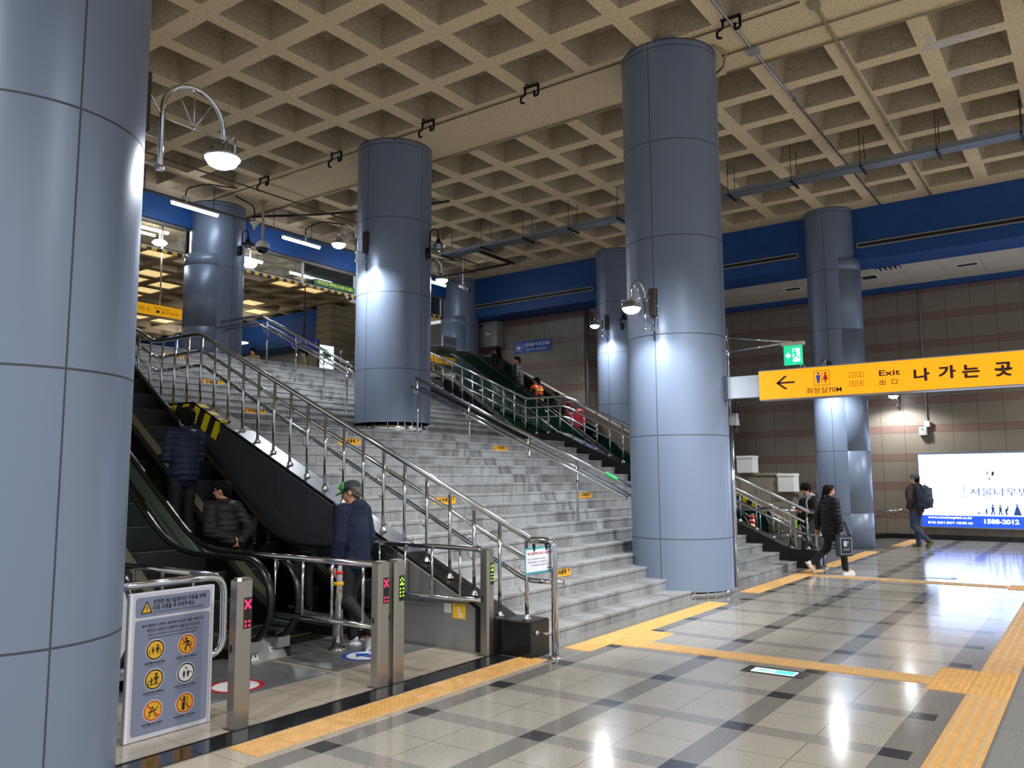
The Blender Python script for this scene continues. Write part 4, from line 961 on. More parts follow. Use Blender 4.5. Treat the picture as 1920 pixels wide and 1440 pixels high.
# ================================================================ signs
YLIT = mat('exit_sign_yellow_lit', 'a86400', .4, emit=.44, ecol='ff9c00')
BRN = mat('exit_sign_ink', '3a1606', .5)
t = thing('exit_sign', 'long lit yellow hanging sign pointing left to exit and toilets', 'sign', (11.75, 3.9, 2.83))
MB().box(11.656, 11.86, -1.2, 3.95, 2.815, 2.83).box(11.656, 11.86, -1.2, 3.95, 3.235, 3.25).box(11.66, 11.86, 3.945, 3.955, 2.83, 3.235).box(11.855, 11.86, -1.2, 3.95, 2.83, 3.235).build('case', mat('sign_case', 'a8a6a0', .35, .6), t)
MB().box(11.65, 11.66, -1.2, 3.95, 2.83, 3.235).build('lit_face', YLIT, t)
MB().box(11.70, 11.82, 3.95, 4.56, 2.88, 3.20).build('bracket_panel', mat('panel_pale', 'b9c2cf', .4), t)
MB().box(11.68, 11.84, 4.44, 4.56, 2.86, 3.22).build('bracket_clamp', mat('clamp_grey', '6d7480', .4, .5), t)
k = MB()
for y in (3.35,): k.tube(arc((11.75, y, 3.27), .03, 0, 2*PI, 10, (0, 1, 0), (0, 0, 1)), .008, 6)
k.build('lifting_eye', STEEL, t)
f = Face((11.6495, 3.95, 2.83), (0, -1, 0), (0, 0, 1))
f.line(.27, .222, .51, .222, .028).poly([(.245, .222), (.365, .318), (.415, .318), (.29, .222), (.415, .128), (.365, .128)])
f.mb.build('arrow_symbol', BRN, t); f = Face(f.o, f.r, f.u); f.text('화장실70M', .668, .04, .47, .083, .002, 'l', .01)
f.mb.build('toilet_lettering', BRN, t); f = Face(f.o, f.r, f.u)
for s, x, y in (('1', 1.285, .225), ('2', 1.385, .225), ('3', 1.285, .107), ('4', 1.385, .107)): f.text(s, x, y+.012, None, .045, .002, 'c')
for x in (1.285, 1.385):
    for y in (.225, .107): f.frame(x-.042, y, x+.042, y+.07, .005)
f.mb.build('exit_numbers', BRN, t); f = Face(f.o, f.r, f.u); f.text('Exit', 1.622, .218, .262, .078, .002, 'l', .02).text('出', 1.622, .095, .075, .075, .002, 'l', .01).text('口', 1.775, .098, .068, .066, .002, 'l', .01)
f.mb.build('exit_lettering', BRN, t); f = Face(f.o, f.r, f.u); f.text('나', 2.04, .115, .19, .17, .002, 'l', .04).text('가', 2.33, .125, .20, .17, .002, 'l', .04).text('는', 2.60, .115, .195, .17, .002, 'l', .04).text('곳', 2.955, .105, .19, .18, .002, 'l', .04)
f.mb.build('way_out_lettering', BRN, t); f = Face(f.o, f.r, f.u); f.frame(.775, .15, .985, .355, .006); f.line(.884, .185, .884, .33, .006); f.mb.build('toilet_symbol_frame', BRN, t)
g = Face(f.o, f.r, f.u); g.disc(.835, .317, .016).poly([(.805, .295), (.865, .295), (.858, .235), (.852, .18), (.838, .18), (.835, .23), (.832, .18), (.818, .18), (.812, .235)]); g.mb.build('man_symbol', mat('sign_blue_ink', '2b59d8', .5), t)
g = Face(f.o, f.r, f.u); g.disc(.93, .317, .016).poly([(.915, .298), (.945, .298), (.965, .225), (.942, .225), (.938, .18), (.922, .18), (.918, .225), (.895, .225)]); g.mb.build('woman_symbol', mat('sign_red_ink', 'e02a10', .5), t)
t = thing('emergency_exit_sign', 'small lit green running man exit sign on steel arms', 'sign', (11.75, 3.46, 3.3))
MB().bbox(11.70, 11.80, 3.31, 3.63, 3.59, 3.64, .008).build('top_case', mat('pale_case', 'c2b9a0', .4), t)
MB().box(11.73, 11.77, 3.345, 3.60, 3.31, 3.59).build('lit_panel', mat('exit_panel_green_lit', '17b987', .4, emit=.42), t)
f = Face((11.729, 3.60, 3.31), (0, -1, 0), (0, 0, 1)); f.poly([(.022, .135), (.07, .185), (.07, .155), (.098, .155), (.098, .118), (.07, .118), (.07, .088)]); f.rect(.125, .04, .23, .235); f.mb.build('white_symbol', EXW, t)
g = Face(f.o, f.r, f.u); g.disc(.155, .208, .015, .004).line(.155, .19, .165, .13, .03, .004).line(.165, .13, .20, .115, .016, .004).line(.2, .115, .205, .085, .014, .004).line(.16, .13, .14, .095, .016, .004).line(.14, .095, .12, .075, .014, .004).line(.15, .185, .12, .155, .012, .004).line(.165, .18, .20, .165, .012, .004); g.mb.build('running_man', mat('exit_panel_green_lit', '17b987'), t)
MB().cyl((12.0, 4.57, 3.85), (11.76, 3.5, 3.645), .016, 8).cyl((12.0, 4.57, 3.62), (11.76, 3.5, 3.645), .016, 8).ell((12.0, 4.57, 3.85), (.05, .04, .05)).ell((12.0, 4.57, 3.62), (.05, .04, .05)).build('arms', STEEL, t)
t = thing('billboard', 'large bright white hospital advertising lightbox with blue bottom band', 'billboard', (25.1, 1, .36))
BILW = mat('billboard_lit', 'f4f8ff', .4, emit=1.0, ecol='b4ccff'); BILB = mat('billboard_blue_lit', '1a3fc0', .4, emit=.42, ecol='2450dd')
MB().box(25.03, 25.2, -3.2, 4.14, .33, .36).box(25.03, 25.2, -3.2, 4.14, 2.31, 2.36).box(25.03, 25.2, 4.12, 4.15, .36, 2.31).build('frame', mat('billboard_frame', '9aa4b8', .3, .7), t)
MB().box(25.05, 25.2, -3.2, 4.12, .66, 2.31).build('lit_panel', BILW, t); MB().box(25.05, 25.2, -3.2, 4.12, .36, .66).build('blue_band', BILB, t)
f = Face((25.049, 4.12, .36), (0, -1, 0), (0, 0, 1))
f.text('www.nowhospital.co.kr', .15, .195, 1.07, .085, .002, 'l', .03); f.mb.build('web_lettering', BILW, t); f = Face(f.o, f.r, f.u); f.text('경기도 안양시 동안구 시민대로 388', .14, .07, 1.08, .07, .002, 'l', .02); f.mb.build('address_lettering', BILW, t); f = Face(f.o, f.r, f.u); f.text('1588-2012', 1.49, .10, .79, .125, .002, 'l', .04); f.mb.build('number_lettering', BILW, t)
g = Face(f.o, f.r, f.u); g.text('서울나우병원', 1.20, .83, 1.62, .21, .002); g.mb.build('name_lettering', mat('bill_name', '3b5f9e', .5), t)
g = Face(f.o, f.r, f.u); g.rect(1.06, .80, 1.075, 1.14).rect(1.06, .80, 1.12, .815).rect(1.06, 1.125, 1.12, 1.14); g.mb.build('bracket_mark', mat('bill_teal', '46a9b5', .5), t)
g = Face(f.o, f.r, f.u); g.poly([(1.60, 1.50), (1.66, 1.43), (1.64, 1.38)]).poly([(1.73, 1.36), (1.78, 1.36), (1.80, 1.47), (1.74, 1.47)]).poly([(1.64, 1.32), (1.68, 1.24), (1.72, 1.32), (1.68, 1.29)]); g.mb.build('logo', mat('bill_logo', '3a3563', .5), t)
g = Face(f.o, f.r, f.u)
def sil(x, s, kind):
    y = .33
    g.disc(x, y+.9*s, .09*s, .002, None, 12)
    if kind == 'dress': g.poly([(x-.08*s, y+.8*s), (x+.08*s, y+.8*s), (x+.32*s, y), (x-.32*s, y)])
    elif kind == 'bent': g.poly([(x-.25*s, y+.65*s), (x, y+.85*s), (x+.06*s, y+.7*s), (x-.1*s, y+.35*s), (x-.05*s, y), (x-.2*s, y), (x-.28*s, y+.4*s)])
    elif kind == 'crawl': g.poly([(x-.5*s, y+.05*s), (x+.1*s, y+.35*s), (x+.1*s, y+.6*s), (x-.1*s, y+.5*s), (x-.5*s, y+.25*s)])
    else: g.poly([(x-.12*s, y+.78*s), (x+.12*s, y+.78*s), (x+.1*s, y+.42*s), (x+.17*s, y), (x+.07*s, y), (x, y+.35*s), (x-.1*s, y), (x-.2*s, y), (x-.1*s, y+.42*s)])
for x, s, kk in ((1.40, .13, 'crawl'), (1.56, .19, ''), (1.71, .28, ''), (1.88, .27, ''), (2.05, .24, 'bent'), (2.26, .29, 'dress'), (2.5, .27, '')): 
    g = Face(f.o, f.r, f.u); sil(x, s, kk); g.mb.build('silhouette', mat('bill_sil', '345fae', .5), t)
t = thing('handrail_sign', 'blue wall sign telling riders to hold the handrail', 'sign', (22.29, 15.12, 5.9))
f = Face((22.285, 15.88, 5.90), (0, -1, 0), (0, 0, 1)); f.rect(0, 0, 1.5, .40, 0).mb.build('plate', mat('sign_blue', '1b55b5', .45), t)
g = Face(f.o, f.r, f.u); g.text('손잡이를 꼭 잡으세요', .36, .20, 1.08, .13, .003, 'l', .03).text('Hold onto the handrail', .50, .07, .78, .075, .003, 'l', .01); g.frame(.07, .08, .31, .33, .01, .003)
g.poly([(.10, .2), (.15, .255), (.22, .25), (.28, .2), (.24, .15), (.19, .12), (.13, .14)], .003); g.mb.build('lettering', mat('sign_white', 'e6ebf5', .5), t)
t = thing('wall_cabinet', 'grey steel wall cabinet left of the handrail sign', 'cabinet', (21.95, 16.7, 6.2))
MB().bbox(21.9, 22.28, 16.33, 17.08, 6.19, 7.06, .01).build('body', GREYBOX, t)
f = Face((21.899, 17.08, 6.19), (0, -1, 0), (0, 0, 1)); f.rect(.05, .70, .15, .80).mb.build('window', INK, t)
f = Face(f.o, f.r, f.u); f.rect(.26, .40, .52, .49).mb.build('label', PAPER, t); f = Face(f.o, f.r, f.u); f.rect(.38, .475, .52, .505, .003).mb.build('red_label', mat('red_ink', 'b5302f'), t)
# wall fittings on the right
t = thing('call_box', 'small grey wall box with a green lamp under a conduit', 'wall box', (25.15, 3.98, 2.85))
MB().bbox(25.05, 25.2, 3.86, 4.06, 2.85, 3.07, .01).build('body', GREYBOX, t); MB().ell((25.05, 3.99, 3.03), (.03, .035, .03)).build('green_lamp', mat('lamp_green_lit', '35d455', .4, emit=1.5), t)
t = thing('wall_conduit', 'thin grey conduit ending in a round box above the call box', 'conduit', (25.18, 3.82, 3.1)); MB().cyl((25.17, 3.86, 3.2), (25.17, 3.86, 7.0), .022, 8).build('pipe', GREYBOX, t); MB().bbox(25.08, 25.2, 3.78, 3.92, 3.08, 3.24, .02).build('box', CAMW, t)
t = thing('wall_handrail', 'short steel handrail stub on the tiled wall beyond the far column', 'handrail', (25.1, 5.0, .7)); MB().tube(fillet([(25.0, 5.75, .48), (25.0, 5.2, .72), (25.0, 4.6, .80)], .1), .022, 10).build('rail', STEEL, t); MB().tube([(25.2, 4.8, .68), (25.08, 4.8, .68), (25.0, 4.8, .77)], .012, 8).tube([(25.2, 5.3, .56), (25.08, 5.3, .56), (25.0, 5.3, .67)], .012, 8).build('bracket', STEEL, t)
for i, (y0, y1, z0, z1, lab) in enumerate([(7.66, 8.10, 1.84, 2.30, 'white cover box on the upper step of the stone ledge'), (6.58, 7.0, 1.335, 1.81, 'white cover box on the lower step of the stone ledge')]):
    t = thing('cover_box', lab, 'cover box', (21.98, (y0+y1)/2, z0), 'white boxes on the stone ledge')
    MB().bbox(21.80, 22.25, y0, y1, z0, z1-.07, .005).build('box', WHITE, t); MB().bbox(21.78, 22.27, y0-.01, y1+.01, z1-.07, z1, .008).build('lid', WHITE, t)
t = thing('downpipe', 'grey vertical pipe in the corner left of the escalator column', 'pipe', (22.15, 13.0, 3.1)); MB().cyl((22.15, 12.95, 3.0), (22.15, 12.95, 7.1), .055, 12).build('pipe', mat('pipe_grey', '6f6f72', .4, .4), t)
# right hand gates
for x0, lab in ((16.55, 'far gate post with a blue-lit display nearest the stairs'), (17.95, 'far gate post between the right escalator lanes')):
    gate_post(x0, x0+.13, 5.0, 5.1, lab, 'g')
barrier('barrier_rail', 'far steel barrier with balusters before the right escalators', [(18.0, 5.1, 1.0), (18.0, 7.0, 1.0), (18.0, 7.05, .8)], [(18.0, 5.1, .46), (18.0, 6.8, .46)], [((18.0, 5.4+.4*k, .46), (18.0, 5.4+.4*k, 1.0)) for k in range(4)])
barrier('barrier_rail', 'far steel barrier beside the parapet of the right escalators', [(19.3, 5.1, 1.0), (19.3, 6.7, 1.0), (19.3, 6.75, .8)], [(19.3, 5.1, .46), (19.3, 6.6, .46)], [((19.3, 5.3+.4*k, .46), (19.3, 5.3+.4*k, 1.0)) for k in range(4)])
t = thing('bollard', 'far steel bollard with red bands before the right escalators', 'bollard', (17.5, 6.2, 0)); MB().lathe([(.055, .008), (.055, .93), (.0, .95)], (17.5, 6.2, 0), 16).build('post', CHROME, t)
for z, n in ((.86, 'd5241f'), (.76, 'd5241f'), (.66, 'f0b010')): MB().lathe([(.06, z-.03), (.06, z+.03)], (17.5, 6.2, 0), 16).build('red_band' if n[0] == 'd' else 'yellow_band', mat('band_'+n, n), t)

# ================================================================ upstairs
PANEL = mat('ceiling_panel_lit', 'd9c491', .5, emit=.30, ecol='ffdf98')
for c, r in ((0, 3), (2, 6), (2, 7), (2, 8), (4, 2), (5, 1), (5, 3), (4, 3), (5, 6), (6, 7), (4, 11), (5, 11), (3, 9), (1, 5), (1, 6)):
    x, y = 13.13+1.18*c, 18.75+1.185*r
    t = thing('luminous_panel', 'glowing cream ceiling panel upstairs', 'ceiling light', (x, y, HC), 'glowing cream ceiling panels upstairs')
    MB().bbox(x-.42, x+.42, y-.42, y+.42, HC+.02, HC+.06, .01).build('panel', PANEL, t)
    fr = MB()
    for a, b in ((-1, 0), (1, 0), (0, -1), (0, 1)): fr.box(x+a*.44-(.015 if a else .44), x+a*.44+(.015 if a else .44), y+b*.44-(.015 if b else .44), y+b*.44+(.015 if b else .44), HC-.015, HC+.08)
    fr.build('frame', mat('panel_frame', '8a7a5a', .6), t)
t = thing('direction_sign', 'yellow hanging sign upstairs left of the stair-head column', 'sign', (11, 19.5, 6))
MB().box(7.0, 12.4, 19.5, 19.6, 5.96, 6.22).build('panel', mat('sign_amber', 'd99a10', .5, emit=.25), t); f = Face((10.98, 19.495, 5.96), (1, 0, 0), (0, 0, 1)); f.text('타는 곳', .02, .06, .3, .12, .002).text('갈아타는 곳 Trains', .45, .15, .42, .06, .002).text('■ 출구 안내', .5, .05, .6, .08, .002); f.mb.build('lettering', INK, t)
MB().cyl((11.6, 19.55, 6.22), (11.6, 19.55, HC), .02, 6).build('hanger', mat('pole_beige', 'b0a48c'), t)
t = thing('brick_pillar', 'beige brick-clad pillar upstairs beyond the stairs', 'pillar', (21.6, 24, ZT)); MB().box(21.0, 22.3, 23.6, 24.4, 6.4, HC).bbox(20.9, 23.2, 23.4, 24.6, ZT, 6.9, .05).build('shaft', MATS['pillar_brick'], t)
t = thing('platform_sign', 'dark blue hanging platform sign with a down arrow upstairs', 'sign', (18.6, 22, 6.3)); MB().box(17.7, 19.1, 21.98, 22.05, 6.22, 6.58).build('panel', mat('sign_navy', '202a78', .5, emit=.1), t)
f = Face((17.7, 21.975, 6.22), (1, 0, 0), (0, 0, 1)); f.text('타는 곳 2', .3, .14, .7, .13, .002).line(1.2, .3, 1.2, .1, .03).line(1.12, .17, 1.2, .09, .03).line(1.28, .17, 1.2, .09, .03); f.mb.build('lettering', PAPER, t); MB().cyl((18.4, 22, 6.58), (18.4, 22, HC), .02, 6).build('hanger', DARKMET, t)
t = thing('standing_sign', 'bright white and green standing light sign at the stair head', 'sign', (16.5, 19, ZT)); MB().bbox(16.48, 17.08, 19.0, 19.12, ZT, 5.82, .02).build('case', mat('case_dark', '2c2d31', .5), t)
f = Face((16.5, 18.995, ZT+.1), (1, 0, 0), (0, 0, 1)); f.rect(0, 0, .56, 1.3, 0).mb.build('lit_panel', mat('sign_cyan_lit', 'd6f0f2', .4, emit=.45), t); g = Face(f.o, f.r, f.u); g.text('무인민원발급기', .28, 1.15, .4, .05, .002, 'c').rect(.1, .95, .46, 1.08); g.mb.build('lettering', mat('sign_green', '137238'), t)
g = Face(f.o, f.r, f.u); g.ring(.2, .45, .1, .13).line(.3, .6, .45, .35, .03).ring(.42, .45, .05, .08); g.mb.build('picture', mat('sign_blue', '1b55b5'), t)
t = thing('upper_railing', 'pale steel railing upstairs beside the landing column', 'railing', (17.3, 19, ZT))
b = MB().tube(fillet([(17.35, 19, ZT), (17.35, 19, 5.72), (19.6, 19, 5.72)], .1), .03, 10); MB().tube([(17.35, 19, 5.4), (19.6, 19, 5.4)], .02, 8).tube([(17.35, 19, 4.75), (19.6, 19, 4.75)], .02, 8).build('rails', STEEL, t); b.build('top_rail', STEEL, t)
for k in range(9): MB().cyl((17.5+.24*k, 19, 4.75), (17.5+.24*k, 19, 5.4), .012, 6).build('baluster', STEEL, t)
t = thing('safety_poster', 'pale escalator safety poster at the top of the right escalators', 'poster', (18.5, 15.6, ZT)); MB().box(18.24, 18.9, 15.6, 15.64, 4.9, 5.98).build('board', PW, t)
f = Face((18.24, 15.595, 4.9), (1, 0, 0), (0, 0, 1)); f.rect(.03, .8, .63, 1.04).rect(.03, .03, .63, .77).mb.build('background', PG, t); g = Face(f.o, f.r, f.u); g.disc(.2, .55, .075, .003); g.mb.build('pictogram_field', mat('pict_yellow', 'e3b02a'), t); g = Face(f.o, f.r, f.u); g.disc(.2, .55, .03, .004).text('안전한 에스컬레이터 이용', .15, .9, .45, .05, .003); g.mb.build('lettering', INK, t)
MB().cyl((18.3, 15.66, ZT), (18.3, 15.66, 4.95), .02, 6).cyl((18.85, 15.66, ZT), (18.85, 15.66, 4.95), .02, 6).build('stand', STEEL, t)
for i, (x, y) in enumerate([(19.5, 28), (20.5, 33)]):
    t = thing('ceiling_panel_light', ['square panel light glowing low beyond the stair head', 'farther panel light beyond the stair head'][i], 'panel light', (x, y, 7.2)); MB().box(x-.6, x+.6, y-.6, y+.6, 7.15, 7.2).build('panel', mat('panel_light_lit', 'ffffff', .4, emit=2.5), t); MB().cyl((x, y, 7.2), (x, y, HC+.3), .02, 6).build('stem', WHITE, t)
# ================================================================ people
def remesh(b, name, m, root, voxel, smooth=3, disp=None):
    me = bpy.data.meshes.new('rough'); me.from_pydata([tuple(p) for p in b.v], [], b.f); me.update()
    o = bpy.data.objects.new('rough', me)
    r = o.modifiers.new('remesh', 'REMESH'); r.mode = 'VOXEL'; r.voxel_size = voxel; r.use_smooth_shade = True
    if smooth: s = o.modifiers.new('smooth', 'SMOOTH'); s.factor = .5; s.iterations = smooth
    out = eval_mesh(o); bpy.data.objects.remove(o); bpy.data.meshes.remove(me)
    if disp:
        ns = [v.normal.copy() for v in out.vertices]
        for v, n in zip(out.vertices, ns): v.co += n*disp(v.co, n)
        out.update()
    out.name = name; out.materials.clear(); out.materials.append(m)
    for p in out.polygons: p.use_smooth = True
    q = bpy.data.objects.new(name, out); COL.objects.link(q); q.parent = root; return q
SKIN = mat('skin', 'c08a6c', .5, noise_amt=.05); HAIR = mat('black_hair', '0b0a0a', .8, 0, .15); HAIRB = mat('dark_brown_hair', '20130f', .8, 0, .15)
def quilt(per, amp, wr=.006):
    def d(p, n): return amp*(abs(math.sin(PI*p.z/per))**.6-.6)+wr*noise.noise(p*11)+wr*.6*noise.noise(p*27)
    return d
def folds(amp): return lambda p, n: amp*noise.noise(Vector((p.x*9, p.y*9, p.z*5)))+amp*.5*noise.noise(p*21)
LEGS = {'stand': [((-.095, .02, .50), (-.10, -.02, .09), 0), ((.095, .025, .50), (.105, .0, .09), 0)],
        'walkL': [((-.09, .20, .53), (-.09, .30, .12), .25), ((.09, -.02, .49), (.09, -.36, .20), -.9)],
        'walkR': [((.09, .17, .52), (.09, .22, .085), 0), ((-.09, -.04, .49), (-.09, -.40, .22), -.95)],
        'strideR': [((.09, .10, .51), (.09, .05, .09), 0), ((-.09, .02, .50), (-.09, -.34, .19), -.9)]}
ARMS = {'down': ((.245, -.03, 1.13), (.255, .05, .88), (.02, .15, -1)), 'behind': ((.30, -.13, 1.15), (.07, -.235, 1.03), (-1, -.1, -.3)),
        'phone': ((.22, .02, 1.13), (.13, .26, 1.14), (-.2, .9, .35)), 'pocket': ((.27, -.06, 1.14), (.20, .07, .95), (-.2, .35, -1)),
        'swingF': ((.235, .05, 1.13), (.235, .21, .93), (0, .5, -1)), 'swingB': ((.24, -.12, 1.15), (.25, -.14, .89), (0, -.1, -1)), 'bag': ((.24, .0, 1.13), (.26, .03, .87), (0, .05, -1))}
def person(x, y, z, th, label, h=1.72, arms=('down', 'down'), legs='stand', coat='20262f', ctype='puffer', hem=.84, trousers='08080a', shoes='1a1a1c', sole=None,
           hair='short', hairm=None, head=(0, 0), lean=0, hood=None, hat=None, fine=False, collar=True, sleeve=None, mats=None, vest=None, bulk=1.0):
    s = h/1.72; root = thing('person', label, 'person', (x, y, z), None, th-PI/2)
    def V(*p):
        p = Vector(p)
        if lean and p.z > .9: p.y += (p.z-.9)*math.tan(lean); p.z -= (p.z-.9)*(1-math.cos(lean))
        return p*s
    sg = (-1, 1); hips = [V(-.09, 0, .92), V(.09, 0, .92)]
    L = sorted(LEGS[legs], key=lambda q: q[0][0]); kn = [V(*q[0]) for q in L]; an = [V(*q[1]) for q in L]; pit = [q[2] for q in L]
    sh = [V(-.185, 0, 1.415), V(.185, 0, 1.415)]; el, wr, hd = [], [], []
    for i in (0, 1):
        e, w, d = ARMS[arms[i]]; m_ = lambda p: V(p[0]*sg[i], p[1], p[2])
        el.append(m_(e)); wr.append(m_(w)); hd.append(Vector((d[0]*sg[i], d[1], d[2])).normalized())
    hc = V(0, .005, 1.615); HM = Matrix.Rotation(head[0], 3, 'Z') @ Matrix.Rotation(head[1]-lean*.3, 3, 'X'); nb = V(0, -.005, 1.50)
    def Hd(px, py, pz): return nb+HM @ ((Vector((px, py, pz))-Vector((0, -.005, 1.50)))*s)
    # --- body: one continuous surface
    b = MB()
    def torso(mb, k, lo=.84, hi=1.46, bk=1):
        mb.ell(V(0, -.01, .95), ((.165+k)*s, (.115+k)*s, (.14+k*.5)*s)); mb.ell(V(0, 0, 1.10), ((.145+k)*s*bk, (.10+k)*s*bk, .18*s)); mb.ell(V(0, .005, 1.28), ((.165+k)*s*bk, (.115+k)*s*bk, (.19+k*.4)*s))
        mb.cap(V(-.15, 0, 1.41), V(.15, 0, 1.41), (.06+k)*s, (.06+k)*s); mb.ell(V(0, -.02, 1.40), ((.13+k)*s, (.085+k)*s, (.08+k*.5)*s))
    torso(b, 0); b.cap(V(0, -.01, 1.42), Hd(0, .0, 1.57), .062*s, .055*s)
    for i in (0, 1):
        b.cap(hips[i], kn[i], .088*s, .055*s); b.cap(kn[i], an[i], .055*s, .036*s); b.cap(sh[i], el[i], .052*s, .040*s); b.cap(el[i], wr[i], .041*s, .026*s)
        d = hd[i]; sd = d.cross(Vector((sg[i], 0, 0)) if abs(d.x) < .7 else Vector((0, 1, 0))).normalized(); nn = sd.cross(d).normalized()
        if nn.dot(Vector((-sg[i], .3, 0))) < 0: nn = -nn
        q = Matrix((sd, nn, d)).transposed()
        b.cap(wr[i], wr[i]+d*.03*s, .026*s, .027*s); b.ell(wr[i]+d*.055*s, (.042*s, .017*s, .05*s), 14, 10, q)
        fl = [.068, .078, .074, .058]
        for k in range(4):
            p0 = wr[i]+(d*.092+sd*(k-1.5)*.0235)*s; l = fl[k]*s; c = .35+.12*k
            p1 = p0+(d*math.cos(c)+nn*math.sin(c))*l*.5; p2 = p1+(d*math.cos(c*2.2)+nn*math.sin(c*2.2))*l*.5
            b.cap(p0-d*.02*s, p1, .0098*s, .009*s, 8); b.cap(p1, p2, .009*s, .0075*s, 8)
        fs = sd if sd.y > 0 else -sd
        p0 = wr[i]+(d*.03+fs*.03)*s; p1 = p0+(d*.7+fs*.6+nn*.3).normalized()*.036*s; b.cap(p0, p1, .0115*s, .010*s, 8); b.cap(p1, p1+(d+nn*.4).normalized()*.028*s, .010*s, .008*s, 8)
        b.cap(an[i], an[i]+Vector((0, .10*math.cos(pit[i]), .10*math.sin(pit[i])-.02))*s, .036*s, .03*s)
    b.ell(Hd(0, -.008, 1.635), (.074*s, .094*s, .092*s), 18, 12, HM); b.ell(Hd(0, .030, 1.585), (.058*s, .062*s, .078*s), 16, 10, HM); b.ell(Hd(0, .045, 1.545), (.036*s, .04*s, .03*s), 12, 8, HM)
    b.cap(Hd(0, .088, 1.63), Hd(0, .108, 1.598), .009*s, .0135*s, 8); b.cap(Hd(-.018, .086, 1.563), Hd(.018, .086, 1.563), .009*s, .009*s, 8)
    for q in sg: b.ell(Hd(q*.075, -.005, 1.608), (.011*s, .02*s, .03*s), 10, 8, HM); b.ell(Hd(q*.03, .075, 1.648), (.02*s, .014*s, .008*s), 8, 6, HM)
    remesh(b, 'body', SKIN, root, .0065 if fine else .009, 2)
    for q in sg:
        MB().ell(Hd(q*.029, .0865, 1.628), (.010*s, .006*s, .006*s), 10, 6, HM).build('eye', mat('eye_dark', '16100d', .2), root, True)
    # --- trousers
    t = MB(); t.ell(V(0, -.012, .95), (.178*s, .128*s, .13*s))
    for i in (0, 1): t.cap(hips[i], kn[i], .103*s, .074*s); t.cap(kn[i], an[i]+Vector((0, 0, .0))*s, .073*s, .060*s)
    remesh(t, 'trousers', mat('trousers_'+trousers, trousers, .75), root, .013, 3, folds(.006))
    # --- shoes
    for i in (0, 1):
        a = an[i]; P = pit[i]; c, n = math.cos(P), math.sin(P); R_ = Matrix.Rotation(P, 3, 'X')
        f = MB(); f.ell(a+R_ @ Vector((0, -.01, -.035))*s, (.042*s, .062*s, .045*s), 12, 8, R_); f.ell(a+R_ @ Vector((0, .085, -.05))*s, (.047*s, .105*s, .036*s), 14, 8, R_); f.cap(a+Vector((0, 0, .02))*s, a+R_ @ Vector((0, 0, -.03))*s, .044*s, .046*s)
        f.box(-.043*s, .043*s, -.07*s, .165*s, -.092*s, -.072*s, Matrix.Translation(a) @ R_.to_4x4())
        so = remesh(f, 'shoe', mat('shoe_'+shoes, shoes, .5), root, .010, 2)
        if sole:
            k = MB(); k.bbox(-.049*s, .049*s, -.08*s, .19*s, -.094*s, -.066*s, .012, Matrix.Translation(a) @ R_.to_4x4()); q_ = k.build('sole', mat('sole_'+sole, sole, .5), root, True); q_.parent = so
    # --- coat
    k = (.035 if ctype == 'puffer' else .020)*bulk; c = MB()
    torso(c, k, bk=1.03)
    hz = hem; c.cap(V(0, -.012, hz+.10), V(0, 0, 1.2), (.15+k)*s, (.15+k)*s); c.ell(V(0, -.012, hz+.10), ((.175+k)*s, (.135+k)*s, .10*s))
    if hz < .8: c.ell(V(0, -.012, hz+.25), ((.175+k)*s, (.135+k)*s, .25*s))
    for i in (0, 1):
        c.cap(sh[i], el[i], (.062+k*.75)*s, (.052+k*.7)*s); c.cap(el[i], wr[i]-hd[i]*.0, (.053+k*.7)*s, (.040+k*.5)*s)
    if collar: c.lathe([(.055*s, 0), (.085*s, 0), (.080*s, .085*s), (.062*s, .085*s)], V(0, -.008, 1.44), 18)
    if hood: c.ell(V(0, -.075, 1.475), (.125*s, .06*s, .07*s)); c.lathe([(.06*s, 0), (.10*s, .0), (.105*s, .04*s), (.075*s, .05*s)], V(0, -.015, 1.44), 18)
    # no cloth below the hem
    dm = quilt(.075*s, .011) if ctype == 'puffer' else folds(.009)
    co = remesh(c, 'coat', mat('coat_'+coat, coat, .62 if ctype == 'puffer' else .85, 0, .35), root, .0105 if fine else .013, 2, dm)
    if vest:
        v = MB(); kk = k+.028; v.ell(V(0, .0, 1.06), ((.15+kk)*s, (.108+kk)*s, .2*s)); v.ell(V(0, .005, 1.28), ((.168+kk)*s, (.118+kk)*s, .195*s)); v.cap(V(-.165, 0, 1.405), V(.165, 0, 1.405), (.06+kk)*s, (.06+kk)*s); v.ell(V(0, -.01, .98), ((.178+kk)*s, (.142+kk)*s, .19*s))
        vo = remesh(v, 'safety_vest', mat('vest_orange', 'fb5f12', .6), root, .013, 2, folds(.004))
        for zc in (1.36, 1.08):
            r = .19*s
            w = MB(); n = 36; vs = []
            for zz in (zc-.022, zc+.022):
                for q in range(n):
                    a = 2*PI*q/n; vs.append(V(.232*math.cos(a)*(1 if zc > 1.2 else .95), .180*math.sin(a), zz))
            w.add(vs, [(q, (q+1) % n, n+(q+1) % n, n+q) for q in range(n)], True); bo = w.build('reflective_band', mat('vest_band', 'f3dd4a', .35), root, True); bo.parent = vo
    # --- hair
    hm_ = hairm or HAIR
